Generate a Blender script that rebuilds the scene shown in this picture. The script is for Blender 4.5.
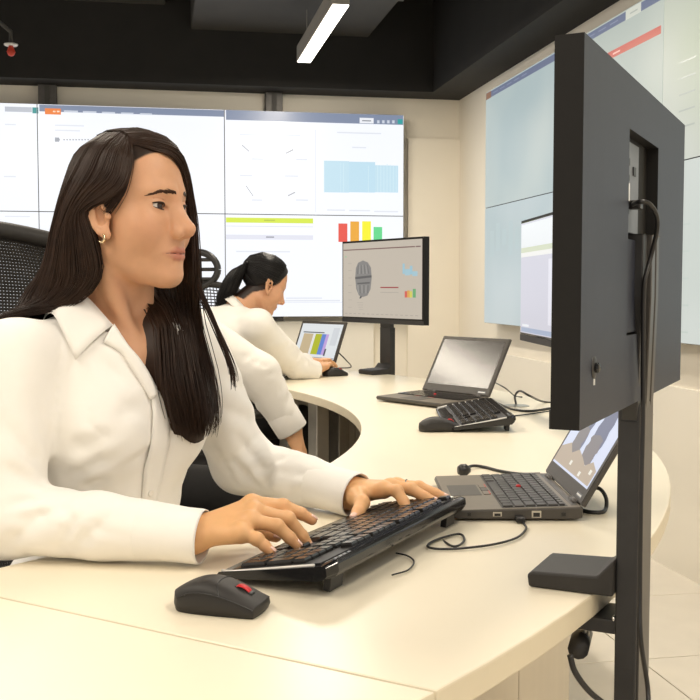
import bpy, bmesh, math, random
import numpy as np
from mathutils import Vector, Matrix

for o in list(bpy.data.objects):
    bpy.data.objects.remove(o, do_unlink=True)
SC = bpy.context.scene
COL = SC.collection
random.seed(7)
RNG = np.random.default_rng(7)

# ------------------------------------------------------------------ camera, world, lights, exposure
FPX = 1040.0            # focal length in pixels of the 700 px frame
CAMZ = 1.12             # camera height; the desk top is at 0.75
PITCH = math.atan(62 / FPX)
TAB = 0.75
cam_d = bpy.data.cameras.new('camera')
cam = bpy.data.objects.new('camera', cam_d)
COL.objects.link(cam)
cam_d.sensor_fit = 'HORIZONTAL'
cam_d.sensor_width = 36.0
cam_d.lens = 36.0 * FPX / 700.0
cam_d.clip_start = 0.05
cam.location = (0, 0, CAMZ)
cam.rotation_euler = (math.pi / 2 - PITCH, 0, 0)
SC.camera = cam

world = bpy.data.worlds.new('room_light')
SC.world = world
world.use_nodes = True
wb = world.node_tree.nodes['Background']
wb.inputs[0].default_value = (1.0, 0.92, 0.82, 1)
wb.inputs[1].default_value = 0.70

SC.view_settings.view_transform = 'Standard'
SC.view_settings.look = 'None'
SC.view_settings.gamma = 1.0
SC.view_settings.use_curve_mapping = False
SC.view_settings.exposure = 0.0
LED_COL = (1.0, 0.90, 0.755)
LED_W = 20.5            # watts of one ceiling light bar

# room axes: e1 along the back wall (to the right), e2 into the back wall
ALPHA = math.atan(192 / FPX)
E1 = np.array([math.cos(ALPHA), math.sin(ALPHA)])
E2 = np.array([-math.sin(ALPHA), math.cos(ALPHA)])
CORNER = np.array([0.739, 7.12])

def room(a, b, z=0.0):
    p = CORNER + a * E1 + b * E2
    return Vector((p[0], p[1], z))

def ray(x, y):
    u = (x - 350) / FPX; v = -(y - 350) / FPX
    return np.array([u, math.cos(PITCH) + v * math.sin(PITCH), -math.sin(PITCH) + v * math.cos(PITCH)])

def pd(x, y, depth):
    d = ray(x, y)
    return np.array([0, 0, CAMZ]) + d * (depth / d[1])

def pz(x, y, z):
    d = ray(x, y)
    return np.array([0, 0, CAMZ]) + d * ((z - CAMZ) / d[2])

# ------------------------------------------------------------------ materials
def mat(name, col, rough=0.5, metal=0.0, spec=0.5, emit=None, estr=1.0, noise=0.0, nscale=40.0,
        bump=0.0, bscale=200.0, sss=0.0, attr=None, aniso=0.0, coat=0.0, sheen=0.0, stretch=None):
    m = bpy.data.materials.new(name)
    m.use_nodes = True
    nt = m.node_tree
    b = nt.nodes['Principled BSDF']
    b.inputs['Base Color'].default_value = (*col, 1)
    b.inputs['Roughness'].default_value = rough
    b.inputs['Metallic'].default_value = metal
    b.inputs['Specular IOR Level'].default_value = spec
    b.inputs['Coat Weight'].default_value = coat
    b.inputs['Sheen Weight'].default_value = sheen
    if sss:
        b.inputs['Subsurface Weight'].default_value = sss
        b.inputs['Subsurface Radius'].default_value = (0.010, 0.004, 0.002)
        b.inputs['Subsurface Scale'].default_value = 0.5
    if emit is not None:
        b.inputs['Emission Color'].default_value = (*emit, 1)
        b.inputs['Emission Strength'].default_value = estr
    src = None
    if attr:
        a = nt.nodes.new('ShaderNodeAttribute'); a.attribute_name = attr
        src = a.outputs['Color']
    tc = None
    if noise or bump:
        tc = nt.nodes.new('ShaderNodeTexCoord')
        vec = tc.outputs['Object']
        if stretch:
            mp = nt.nodes.new('ShaderNodeMapping'); mp.inputs['Scale'].default_value = stretch
            nt.links.new(vec, mp.inputs['Vector']); vec = mp.outputs['Vector']
    if noise:
        n = nt.nodes.new('ShaderNodeTexNoise'); n.inputs['Scale'].default_value = nscale
        n.inputs['Detail'].default_value = 4
        nt.links.new(vec, n.inputs['Vector'])
        mr = nt.nodes.new('ShaderNodeMapRange')
        mr.inputs['From Min'].default_value = 0.25; mr.inputs['From Max'].default_value = 0.75
        mr.inputs['To Min'].default_value = 1 - noise; mr.inputs['To Max'].default_value = 1 + noise
        nt.links.new(n.outputs['Fac'], mr.inputs['Value'])
        mx = nt.nodes.new('ShaderNodeVectorMath'); mx.operation = 'SCALE'
        if src is None:
            mx.inputs[0].default_value = col
        else:
            nt.links.new(src, mx.inputs[0])
        nt.links.new(mr.outputs['Result'], mx.inputs['Scale'])
        src = mx.outputs[0]
    if src is not None:
        nt.links.new(src, b.inputs['Base Color'])
    if bump:
        n2 = nt.nodes.new('ShaderNodeTexNoise'); n2.inputs['Scale'].default_value = bscale
        n2.inputs['Detail'].default_value = 3
        nt.links.new(vec, n2.inputs['Vector'])
        bp = nt.nodes.new('ShaderNodeBump'); bp.inputs['Strength'].default_value = bump
        bp.inputs['Distance'].default_value = 0.002
        nt.links.new(n2.outputs['Fac'], bp.inputs['Height'])
        nt.links.new(bp.outputs['Normal'], b.inputs['Normal'])
    return m

M = {}
M['wall'] = mat('cream_wall_paint', (0.88, 0.825, 0.715), 0.75, noise=0.02, nscale=3, bump=0.05, bscale=150)
M['dado'] = mat('white_wall_panel', (0.86, 0.82, 0.73), 0.5, noise=0.015, nscale=3)
M['tile'] = mat('cream_floor_tile', (0.80, 0.75, 0.66), 0.25, noise=0.03, nscale=9)
M['grout'] = mat('dark_grout', (0.22, 0.20, 0.17), 0.8, noise=0.1)
M['black_paint'] = mat('black_ceiling_paint', (0.012, 0.011, 0.010), 0.8, noise=0.2, nscale=6)
M['duct'] = mat('dark_duct_metal', (0.05, 0.047, 0.042), 0.6, noise=0.15, nscale=5)
M['bracket'] = mat('grey_bracket_metal', (0.10, 0.095, 0.09), 0.5, metal=0.6, noise=0.1)
M['desk'] = mat('cream_laminate', (0.845, 0.765, 0.60), 0.32, noise=0.012, nscale=6, bump=0.02, bscale=500)
M['desk_light'] = mat('pale_cream_laminate', (0.86, 0.785, 0.62), 0.32, noise=0.012, nscale=6, bump=0.02, bscale=500)
M['desk_edge'] = mat('cream_edge_band', (0.74, 0.66, 0.50), 0.4, noise=0.02, nscale=20)
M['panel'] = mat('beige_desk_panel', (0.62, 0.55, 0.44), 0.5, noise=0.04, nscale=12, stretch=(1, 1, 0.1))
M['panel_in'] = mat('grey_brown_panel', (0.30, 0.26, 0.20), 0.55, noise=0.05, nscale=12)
M['steel'] = mat('satin_steel', (0.55, 0.52, 0.46), 0.35, metal=0.8, noise=0.05)
M['plastic'] = mat('black_plastic', (0.022, 0.021, 0.021), 0.42, noise=0.12, nscale=60, bump=0.05, bscale=900)
M['plastic_soft'] = mat('matt_black_plastic', (0.019, 0.0165, 0.0145), 0.55, noise=0.12, nscale=80, bump=0.08, bscale=1200)
M['plastic_gloss'] = mat('glossy_black_plastic', (0.012, 0.012, 0.013), 0.12, noise=0.1)
M['monback'] = mat('charcoal_brushed_plastic', (0.022, 0.026, 0.041), 0.45, spec=0.4, noise=0.12, nscale=30, bump=0.06, bscale=500, stretch=(6, 6, 0.3))
M['monside'] = mat('dark_brown_black_plastic', (0.008, 0.007, 0.006), 0.6, spec=0.3, noise=0.1, nscale=80)
M['arm_grey'] = mat('dark_grey_arm', (0.07, 0.063, 0.057), 0.35, metal=0.3, noise=0.08)
M['port_plate'] = mat('grey_port_plate', (0.16, 0.17, 0.19), 0.4, noise=0.1, nscale=60)
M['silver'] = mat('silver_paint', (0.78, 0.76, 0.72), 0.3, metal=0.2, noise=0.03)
M['chrome'] = mat('chrome', (0.75, 0.74, 0.72), 0.15, metal=1.0, noise=0.03)
M['key'] = mat('black_keycap', (0.020, 0.018, 0.017), 0.17, spec=0.7, noise=0.1, nscale=90)
M['laptop_key'] = mat('brown_black_keycap', (0.030, 0.026, 0.022), 0.42, noise=0.1, nscale=90)
M['laptop'] = mat('dark_brown_grey_laptop', (0.060, 0.053, 0.045), 0.42, noise=0.08, nscale=60, bump=0.04, bscale=900)
M['laptop_in'] = mat('taupe_palmrest', (0.17, 0.145, 0.112), 0.40, noise=0.06, nscale=60)
M['red'] = mat('red_rubber', (0.55, 0.015, 0.02), 0.45, noise=0.08)
M['cable'] = mat('black_cable_rubber', (0.013, 0.012, 0.012), 0.4, noise=0.08)
M['screen_off'] = mat('dark_glossy_screen', (0.024, 0.018, 0.013), 0.22, spec=0.9, noise=0.1, nscale=8)
M['white_mark'] = mat('white_print', (0.8, 0.8, 0.78), 0.5, noise=0.02)
M['cloth'] = mat('white_cotton_shirt', (0.87, 0.845, 0.80), 0.75, noise=0.015, nscale=30, bump=0.10, bscale=1500, sheen=0.15)
M['cloth2'] = mat('off_white_cotton', (0.85, 0.815, 0.755), 0.78, noise=0.02, nscale=30, bump=0.10, bscale=1500, sheen=0.15)
M['skin'] = mat('skin', (0.6, 0.4, 0.28), 0.48, spec=0.4, sss=0.12, attr='Col', noise=0.04, nscale=70, bump=0.03, bscale=700)
M['hair'] = mat('dark_brown_hair', (0.026, 0.012, 0.0065), 0.45, spec=0.28, noise=0.35, nscale=60)
M['hair_black'] = mat('black_hair', (0.007, 0.006, 0.006), 0.45, spec=0.3, noise=0.3, nscale=60)
M['eye_white'] = mat('eye_white', (0.72, 0.68, 0.64), 0.12, attr='Col', noise=0.02, nscale=100)
M['nail'] = mat('pale_nail', (0.80, 0.52, 0.42), 0.25, noise=0.03)
M['brow'] = mat('brown_brow_hair', (0.060, 0.030, 0.017), 0.6, spec=0.2, noise=0.2)
M['mouth_shade'] = mat('dark_mouth_shade', (0.10, 0.025, 0.02), 0.6, noise=0.1)
M['gold'] = mat('gold_metal', (0.85, 0.65, 0.40), 0.22, metal=1.0, noise=0.03)
M['trouser'] = mat('black_trouser_cloth', (0.012, 0.011, 0.011), 0.8, noise=0.15, nscale=50)
M['mesh'] = mat('black_chair_mesh', (0.025, 0.022, 0.019), 0.5, noise=0.1)
M['fabric'] = mat('black_seat_fabric', (0.018, 0.017, 0.016), 0.85, noise=0.2, nscale=120, bump=0.1, bscale=800)
M['led'] = mat('led_diffuser', (0.9, 0.9, 0.85), 0.5, emit=(1.0, 0.93, 0.80), estr=6.0, noise=0.01)
M['led_body'] = mat('grey_led_housing', (0.35, 0.33, 0.30), 0.5, noise=0.05)
M['sprink_red'] = mat('red_sprinkler', (0.6, 0.05, 0.02), 0.4, noise=0.05)
EM = {}
def emis(c, s=1.0, rough=0.3):
    k = (round(c[0], 3), round(c[1], 3), round(c[2], 3), s)
    if k not in EM:
        EM[k] = mat('screen_colour', (0.02, 0.02, 0.02), rough, emit=c, estr=s, noise=0.05)
    return EM[k]
def srgb(r, g, b):
    f = lambda c: (c / 255 / 12.92) if c / 255 <= 0.04045 else ((c / 255 + 0.055) / 1.055) ** 2.4
    return (f(r), f(g), f(b))

# ------------------------------------------------------------------ mesh helpers
class MB:
    def __init__(s):
        s.v = []; s.f = []; s.mi = []; s.cur = 0
    def add(s, vs, fs):
        n = len(s.v)
        s.v += [tuple(float(c) for c in p) for p in vs]
        s.f += [tuple(i + n for i in f) for f in fs]
        s.mi += [s.cur] * len(fs)
        return s
    def box(s, c, d, rz=0.0, rx=0.0):
        R = Matrix.Rotation(rz, 3, 'Z') @ Matrix.Rotation(rx, 3, 'X')
        vs = []
        for k in (-1, 1):
            for j in (-1, 1):
                for i in (-1, 1):
                    vs.append(Vector(c) + R @ Vector((i * d[0] / 2, j * d[1] / 2, k * d[2] / 2)))
        return s.add(vs, [(0, 2, 3, 1), (4, 5, 7, 6), (0, 1, 5, 4), (2, 6, 7, 3), (0, 4, 6, 2), (1, 3, 7, 5)])
    def prism(s, poly, h0, h1, axis='Z'):
        n = len(poly)
        mp = {'Z': lambda a, b, h: (a, b, h), 'X': lambda a, b, h: (h, a, b), 'Y': lambda a, b, h: (a, h, b)}[axis]
        vs = [mp(a, b, h0) for a, b in poly] + [mp(a, b, h1) for a, b in poly]
        fs = [tuple(range(n))[::-1], tuple(range(n, 2 * n))]
        fs += [(i, (i + 1) % n, n + (i + 1) % n, n + i) for i in range(n)]
        return s.add(vs, fs)
    def tube(s, path, r, n=8, cap=True, flat=None):
        P = [np.array(p, float) for p in path]
        m = len(P)
        rr = r if hasattr(r, '__len__') else [r] * m
        vs = []
        up = None
        for i in range(m):
            t = P[min(i + 1, m - 1)] - P[max(i - 1, 0)]
            t = t / (np.linalg.norm(t) + 1e-12)
            if up is None:
                a = np.array([0, 0, 1.0]) if abs(t[2]) < 0.9 else np.array([1.0, 0, 0])
                up = a - t * a.dot(t)
            else:
                up = up - t * up.dot(t)
            up = up / (np.linalg.norm(up) + 1e-12)
            sd = np.cross(t, up)
            for k in range(n):
                a = 2 * math.pi * k / n
                vs.append(P[i] + rr[i] * (math.cos(a) * sd + math.sin(a) * up * (flat or 1)))
        fs = []
        for i in range(m - 1):
            for k in range(n):
                k2 = (k + 1) % n
                fs.append((i * n + k, i * n + k2, (i + 1) * n + k2, (i + 1) * n + k))
        if cap:
            fs.append(tuple(range(n))[::-1]); fs.append(tuple(range((m - 1) * n, m * n)))
        return s.add(vs, fs)
    def lathe(s, prof, c=(0, 0, 0), n=20, ax=None):
        # prof: (r, h) along local z
        vs = []
        R = Matrix.Identity(3)
        if ax is not None:
            R = Vector((0, 0, 1)).rotation_difference(Vector(ax)).to_matrix()
        for r, h in prof:
            for k in range(n):
                a = 2 * math.pi * k / n
                vs.append(Vector(c) + R @ Vector((r * math.cos(a), r * math.sin(a), h)))
        fs = []
        for i in range(len(prof) - 1):
            for k in range(n):
                k2 = (k + 1) % n
                fs.append((i * n + k, i * n + k2, (i + 1) * n + k2, (i + 1) * n + k))
        fs.append(tuple(range(n))[::-1]); fs.append(tuple(range((len(prof) - 1) * n, len(prof) * n)))
        return s.add(vs, fs)
    def grid(s, rows, close=False):
        m = len(rows); n = len(rows[0])
        vs = [p for r in rows for p in r]
        fs = []
        for i in range(m - 1):
            for k in range(n if close else n - 1):
                k2 = (k + 1) % n
                fs.append((i * n + k, i * n + k2, (i + 1) * n + k2, (i + 1) * n + k))
        return s.add(vs, fs)
    def build(s, name, mats, parent=None, smooth=False, bevel=0.0, seg=2, solid=0.0, subsurf=0, auto=None):
        me = bpy.data.meshes.new(name)
        me.from_pydata(s.v, [], s.f)
        if not isinstance(mats, (list, tuple)):
            mats = [mats]
        for m in mats:
            me.materials.append(m)
        me.polygons.foreach_set('material_index', s.mi)
        if smooth:
            me.polygons.foreach_set('use_smooth', [True] * len(me.polygons))
        me.update()
        o = bpy.data.objects.new(name, me)
        COL.objects.link(o)
        if parent is not None:
            o.parent = parent
        if solid:
            md = o.modifiers.new('solid', 'SOLIDIFY'); md.thickness = solid; md.offset = 0
        if bevel:
            md = o.modifiers.new('bevel', 'BEVEL'); md.width = bevel; md.segments = seg
            md.limit_method = 'ANGLE'; md.angle_limit = math.radians(40)
        if subsurf:
            md = o.modifiers.new('sub', 'SUBSURF'); md.levels = subsurf; md.render_levels = subsurf
        return o

def tag(o, label, cat, group=None, kind=None):
    o['label'] = label; o['category'] = cat
    if group: o['group'] = group
    if kind: o['kind'] = kind
    return o
def struct(o):
    o['kind'] = 'structure'
    return o
def thing(name, label, cat, loc=(0, 0, 0), rz=0.0, group=None):
    o = bpy.data.objects.new(name, None)
    COL.objects.link(o)
    o.empty_display_size = 0.05
    o.location = loc; o.rotation_euler = (0, 0, rz)
    return tag(o, label, cat, group)
def copy_child(src, parent, loc=None, rot=None, scale=None, name=None):
    c = src.copy(); COL.objects.link(c); c.parent = parent
    if loc is not None: c.location = loc
    if rot is not None: c.rotation_euler = rot
    if scale is not None: c.scale = scale
    return c
def crom(pts, n):
    P = np.array(pts, float)
    P = np.vstack([2 * P[0] - P[1], P, 2 * P[-1] - P[-2]])
    m = len(P) - 3
    out = []
    for t in np.linspace(0, m, n):
        i = min(int(t), m - 1); u = t - i
        a, b, c, d = P[i], P[i + 1], P[i + 2], P[i + 3]
        out.append(0.5 * ((2 * b) + (c - a) * u + (2 * a - 5 * b + 4 * c - d) * u * u + (3 * b - a - 3 * c + d) * u ** 3))
    return np.array(out)
def rrect(w, h, r, n=5, cx=0, cy=0):
    out = []
    for sx, sy, a0 in ((1, 1, 0), (-1, 1, 90), (-1, -1, 180), (1, -1, 270)):
        for k in range(n + 1):
            a = math.radians(a0 + 90 * k / n)
            out.append((cx + sx * (w / 2 - r) + r * math.cos(a), cy + sy * (h / 2 - r) + r * math.sin(a)))
    return out

# ------------------------------------------------------------------ signed distance modelling (for people)
def f32(a): return np.asarray(a, dtype=np.float32)
def ell(P, c, r):
    p = P - f32(c); r = f32(r)
    k0 = np.sqrt(((p / r) ** 2).sum(1)); k1 = np.sqrt(((p / (r * r)) ** 2).sum(1)) + 1e-9
    return k0 * (k0 - 1) / k1
def sph(P, c, r):
    return np.sqrt(((P - f32(c)) ** 2).sum(1)) - r
def rcone(P, a, b, ra, rb):
    a = f32(a); b = f32(b)
    ba = b - a; pa = P - a
    h = np.clip((pa @ ba) / (ba @ ba + 1e-12), 0, 1)
    return np.sqrt(((pa - h[:, None] * ba) ** 2).sum(1)) - (ra + (rb - ra) * h)
def segd(P, a, b):
    return rcone(P, a, b, 0, 0)
def smin(a, b, k):
    h = np.clip(0.5 + 0.5 * (b - a) / k, 0, 1)
    return b + (a - b) * h - k * h * (1 - h)
def smax(a, b, k):
    return -smin(-a, -b, k)
def nets(f, lo, hi, h, newton=2):
    BK = 4
    n = [int(math.ceil((hi[i] - lo[i]) / h / BK)) * BK for i in range(3)]
    xs = [(lo[i] + h * np.arange(n[i])).astype(np.float32) for i in range(3)]
    # coarse pass on block centres, then exact values only in blocks near the surface
    nb = [k // BK for k in n]
    cc = [x.reshape(-1, BK).mean(1) for x in xs]
    CG = np.stack(np.meshgrid(*cc, indexing='ij'), -1).reshape(-1, 3)
    DB = f(CG).reshape(nb)
    near = np.abs(DB) < h * BK * 1.75 + 0.004
    D = np.repeat(np.repeat(np.repeat(DB, BK, 0), BK, 1), BK, 2)
    D = np.where(D < 0, np.minimum(D, -h), np.maximum(D, h))
    I, J, K = np.nonzero(np.repeat(np.repeat(np.repeat(near, BK, 0), BK, 1), BK, 2))
    D[I, J, K] = f(np.stack([xs[0][I], xs[1][J], xs[2][K]], -1))
    S = D < 0
    cnt = np.zeros([k - 1 for k in n], np.int8)
    offs = [(i, j, k) for i in (0, 1) for j in (0, 1) for k in (0, 1)]
    for i, j, k in offs:
        cnt += S[i:n[0] - 1 + i, j:n[1] - 1 + j, k:n[2] - 1 + k]
    act = (cnt > 0) & (cnt < 8)
    I, J, K = np.nonzero(act)
    ids = -np.ones(act.shape, np.int64); ids[I, J, K] = np.arange(len(I))
    acc = np.zeros((len(I), 3)); num = np.zeros(len(I))
    cor = {o: D[I + o[0], J + o[1], K + o[2]] for o in offs}
    for a in offs:
        for ax in range(3):
            if a[ax] == 0:
                b = list(a); b[ax] = 1; b = tuple(b)
                da, db = cor[a], cor[b]
                m = (da < 0) != (db < 0)
                t = np.where(m, da / np.where(m, da - db, 1), 0)
                p = np.zeros((len(I), 3)) + np.array(a, float)
                p[:, ax] += t
                acc += p * m[:, None]; num += m
    V = (np.stack([I, J, K], -1) + acc / num[:, None]) * h + np.array([xs[i][0] for i in range(3)])
    F = []
    for ax in range(3):
        o1, o2 = (ax + 1) % 3, (ax + 2) % 3
        sl0 = [slice(None)] * 3; sl1 = [slice(None)] * 3
        sl0[ax] = slice(0, n[ax] - 1); sl1[ax] = slice(1, n[ax])
        s0 = S[tuple(sl0)]; s1 = S[tuple(sl1)]
        ch = s0 != s1
        idx = np.array(np.nonzero(ch)).T
        ok = (idx[:, o1] > 0) & (idx[:, o1] < n[o1] - 1) & (idx[:, o2] > 0) & (idx[:, o2] < n[o2] - 1)
        idx = idx[ok]
        flip = s0[idx[:, 0], idx[:, 1], idx[:, 2]]
        q = []
        for d1, d2 in ((-1, -1), (0, -1), (0, 0), (-1, 0)):
            c = idx.copy(); c[:, o1] += d1; c[:, o2] += d2
            q.append(ids[c[:, 0], c[:, 1], c[:, 2]])
        q = np.array(q).T
        q[~flip] = q[~flip][:, ::-1]
        F.append(q)
    F = np.vstack(F)
    V = V.astype(np.float32)
    e = h * 0.4
    for _ in range(newton):
        d = f(V)
        g = np.stack([(f(V + f32(np.eye(3)[i] * e)) - f(V - f32(np.eye(3)[i] * e))) / (2 * e) for i in range(3)], -1)
        g2 = (g ** 2).sum(1) + 1e-6
        stp = np.clip(d / g2, -h, h)[:, None] * g
        V = V - 0.8 * stp
    return V.astype(np.float64), F
def grad(f, V, e=0.001):
    V = f32(V)
    g = np.stack([(f(V + f32(np.eye(3)[i] * e)) - f(V - f32(np.eye(3)[i] * e))) for i in range(3)], -1)
    return g / (np.linalg.norm(g, axis=1, keepdims=True) + 1e-9)
def npmesh(name, V, F, mats, parent=None, col=None, smooth=True):
    me = bpy.data.meshes.new(name)
    me.from_pydata([tuple(v) for v in np.asarray(V, float)], [], [tuple(int(i) for i in q) for q in F])
    for m in (mats if isinstance(mats, (list, tuple)) else [mats]):
        me.materials.append(m)
    if smooth:
        me.polygons.foreach_set('use_smooth', [True] * len(me.polygons))
    if col is not None:
        a = me.color_attributes.new('Col', 'FLOAT_COLOR', 'POINT')
        c = np.ones((len(V), 4), np.float32); c[:, :3] = col
        a.data.foreach_set('color', c.ravel())
    me.update()
    o = bpy.data.objects.new(name, me)
    COL.objects.link(o)
    if parent is not None: o.parent = parent
    return o
def prune(V, F, keepF):
    F = F[keepF]
    used = np.unique(F)
    mp = -np.ones(len(V), np.int64); mp[used] = np.arange(len(used))
    return V[used], mp[F], used
def march(f, x, y, d0, d1, n=200):
    d = ray(x, y)
    ts = np.linspace(d0, d1, n) / d[1]
    P = np.array([0, 0, CAMZ]) + ts[:, None] * d
    D = f(f32(P))
    k = np.nonzero(D < 0)[0]
    k = k[0] if len(k) else int(np.argmin(D))
    return P[k]

# ------------------------------------------------------------------ ceiling lights (the lamps of the room)
BAR_Z = 2.45
def light_bar(cx, cy, length, label, watts=LED_W):
    t = thing('ceiling_light_bar', label, 'ceiling light', (cx, cy, BAR_Z), ALPHA, 'linear light bars hung from the black ceiling')
    h = MB().box((0, 0, 0.045), (0.085, length, 0.09)).build('housing', M['led_body'], t, bevel=0.003)
    MB().box((0, 0, -0.002), (0.075, length - 0.01, 0.006)).build('diffuser', M['led'], t)
    for s in (-1, 1):
        MB().tube([(0, s * length * 0.4, 0.09), (0, s * length * 0.4, 0.548)], 0.002, 6).build('hanging_wire', M['steel'], t)
    d = bpy.data.lights.new('bar_light', 'AREA')
    d.shape = 'RECTANGLE'; d.size = 0.075; d.size_y = length
    d.energy = watts; d.color = LED_COL
    o = bpy.data.objects.new('bar_light', d); COL.objects.link(o)
    o.parent = t; o.location = (0, 0, -0.012)
    return t
p0 = pz(308, 62, BAR_Z); p1 = pz(336, 4, BAR_Z)
c = (p0 + p1) / 2
light_bar(c[0], c[1], float(np.linalg.norm(p0 - p1)), 'lit linear light bar hanging in front of the grey duct near the back wall', LED_W * 1.4)
for bx, by in ((-1.75, 4.15), (-0.9, 2.7), (0.55, 3.3), (-2.3, 1.6), (-1.1, 0.6), (0.8, 1.0), (-0.4, -1.2), (1.6, -1.0)):
    light_bar(bx, by, 1.2, 'lit linear light bar hung above the curved desk from black ceiling')

# ------------------------------------------------------------------ room shell
def rbox(name, a0, a1, b0, b1, z0, z1, m, parent=None, bevel=0):
    o = MB().box((0, 0, 0), (a1 - a0, b1 - b0, z1 - z0)).build(name, m, parent, bevel=bevel)
    if parent is None:
        o.location = room((a0 + a1) / 2, (b0 + b1) / 2, (z0 + z1) / 2); o.rotation_euler = (0, 0, ALPHA)
    return o
floor = struct(rbox('floor', -7, 0.1, -9.5, 0.1, -0.10, -0.004, M['grout']))
# tiles: phase taken from the two joints seen at the right of the picture
bph = float((pz(680, 594, 0)[:2] - CORNER) @ E2)
tm = MB().box((0, 0, 0), (0.596, 0.596, 0.012)).build('tile', M['tile'], floor, bevel=0.0015)
first = True
cz = -0.006 + 0.052
fc = np.array([(-7 + 0.1) / 2, (-9.5 + 0.1) / 2])
for i in range(12):
    for j in range(-8, 10):
        a = -0.30 - 0.6 * i; b = bph + 0.3 + 0.6 * j
        if a - 0.3 < -7 or b + 0.3 > 0.02 or b - 0.3 < -9.5: continue
        loc = (a - fc[0], b - fc[1], cz)
        if first:
            tm.location = loc; first = False
        else:
            copy_child(tm, floor, loc)
wall_back = struct(rbox('wall_back', -7, 0.1, 0, 0.1, 0, 3.0, M['wall']))
wall_right = struct(rbox('wall_right', 0, 0.1, -9.5, 0, 0, 3.0, M['wall']))
ceiling = struct(rbox('ceiling', -7, 0.1, -9.5, 0.1, 3.0, 3.1, M['black_paint']))
struct(rbox('trim_1', -7, 0, -0.25, -0.001, 2.387, 2.999, M['black_paint']))
struct(rbox('trim_2', -0.25, -0.001, -9.5, -0.251, 2.387, 2.999, M['black_paint']))
struct(rbox('trim_3', -0.018, -0.0005, -9.5, -0.02, 0.0, 0.73, M['dado']))
# lower white backing under the video wall, and the ledge to its right
struct(rbox('trim_4', -4.1, -0.60, -0.05, -0.001, 0.0, 0.90, M['dado']))
struct(rbox('trim_5', -0.36, -0.001, -0.03, -0.001, 0.0, 2.12, M['wall']))

# grey ducts and pipes under the ceiling
dA = pz(190, 35, 2.72); dB = pz(368, 38, 2.72)
aA = float((dA[:2] - CORNER) @ E1); aB = float((dB[:2] - CORNER) @ E1); bA = float((dA[:2] - CORNER) @ E2)
dt = rbox('air_duct', aA, aB, bA - 4.5, bA, 2.72, 2.97, M['duct'], bevel=0.01)
tag(dt, 'wide dark grey air duct under the black ceiling behind the light bar', 'duct')
for k in range(5):
    f = MB().box((0, 2.2 - k * 1.0, 0), (aB - aA + 0.03, 0.03, 0.27)).build('duct_flange', M['duct'], dt)
dA = pz(20, 10, 2.86); dB = pz(165, 14, 2.86)
aC = float((dA[:2] - CORNER) @ E1); aD = float((dB[:2] - CORNER) @ E1); bC = float((dA[:2] - CORNER) @ E2)
d2 = rbox('air_duct', aC, aD, bC - 4.0, bC, 2.86, 2.985, M['duct'], bevel=0.01)
tag(d2, 'narrow black air duct tucked against the ceiling beside the sprinkler', 'duct')
MB().box((0, 1.2, 0), (aD - aC + 0.02, 0.03, 0.13)).build('duct_flange', M['duct'], d2)
sp = pd(11, 48, 5.9)
t = thing('fire_sprinkler', 'small red fire sprinkler head with white collar on a thin pipe', 'sprinkler', tuple(sp))
MB().lathe([(0.034, 0.012), (0.038, 0.016), (0.038, 0.022), (0.012, 0.026)], n=20).build('collar', M['white_mark'], t, True)
MB().lathe([(0.006, -0.045), (0.016, -0.04), (0.024, -0.022), (0.018, -0.005), (0.012, 0.012)], n=16).build('nozzle', M['sprink_red'], t, True)
MB().tube([(0, 0, 0.02), (0, 0, 0.09), (-0.12, -0.35, 0.20), (-0.2, -1.2, 0.22)], 0.012, 10).build('pipe', M['duct'], t, True)
for px_, ww in ((48.5, 17), (273, 16)):
    q = pd(px_, 100, 7.0)
    a = float((q[:2] - CORNER) @ E1)
    dd = -ray(px_, 100)[:2]
    # slide the point along its sight line onto the wall plane
    d = ray(px_, 100); tt = ((CORNER @ E2)) / (d[:2] @ E2); q = d[:2] * tt
    a = float((q - CORNER) @ E1)
    o = rbox('mounting_post', a - 0.055, a + 0.055, -0.075, -0.002, 0.905, 2.386, M['bracket'], bevel=0.003)
    MB().box((0.0, -0.04, 0.0), (0.03, 0.008, 1.46)).build('channel', M['duct'], o)
    tag(o, 'dark steel mounting post rising above the back video wall' + (' near its centre joint' if px_ > 200 else ' near the orange menu tab'), 'post')

# ------------------------------------------------------------------ video walls
VZ0, VROW = 0.932, 0.663
PW = 1.19
def wall_px_back(x, y):
    d = ray(x, y); k = ((CORNER @ E2) - 0.11) / (d[:2] @ E2)
    q = d * k + np.array([0, 0, CAMZ])
    return float((q[:2] - CORNER) @ E1), float(q[2])
def wall_px_right(x, y):
    d = ray(x, y); k = ((CORNER @ E1) - 0.09) / (d[:2] @ E1)
    q = d * k + np.array([0, 0, CAMZ])
    return float((q[:2] - CORNER) @ E2), float(q[2])

def video_panel(label, u0, u1, z0, z1, wall, base, rects, group):
    """one flat display: u runs along the wall, front faces into the room"""
    w = u1 - u0; h = z1 - z0
    if wall == 'back':
        loc = room((u0 + u1) / 2, -0.11, (z0 + z1) / 2); rz = ALPHA            # local -y faces the room
    else:
        loc = room(-0.09, (u0 + u1) / 2, (z0 + z1) / 2); rz = ALPHA - math.pi / 2
    t = thing('video_wall_panel', label, 'display panel', loc, rz, group)
    MB().box((0, 0.02, 0), (w - 0.002, 0.04, h - 0.002)).build('housing', M['plastic'], t)
    MB().box((0, -0.001, 0), (w - 0.005, 0.004, h - 0.005)).build('screen', base, t)
    mb = MB(); mats = []
    for k, (a0, a1, b0, b1, m) in enumerate(rects):
        if m not in mats: mats.append(m)
        mb.cur = mats.index(m)
        y = -0.0036 - 0.0002 * (k % 8)
        mb.add([(a0, y, b0), (a1, y, b0), (a1, y, b1), (a0, y, b1)], [(0, 1, 2, 3)])
    if mb.f:
        mb.build('picture', mats, t)
    return t

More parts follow.
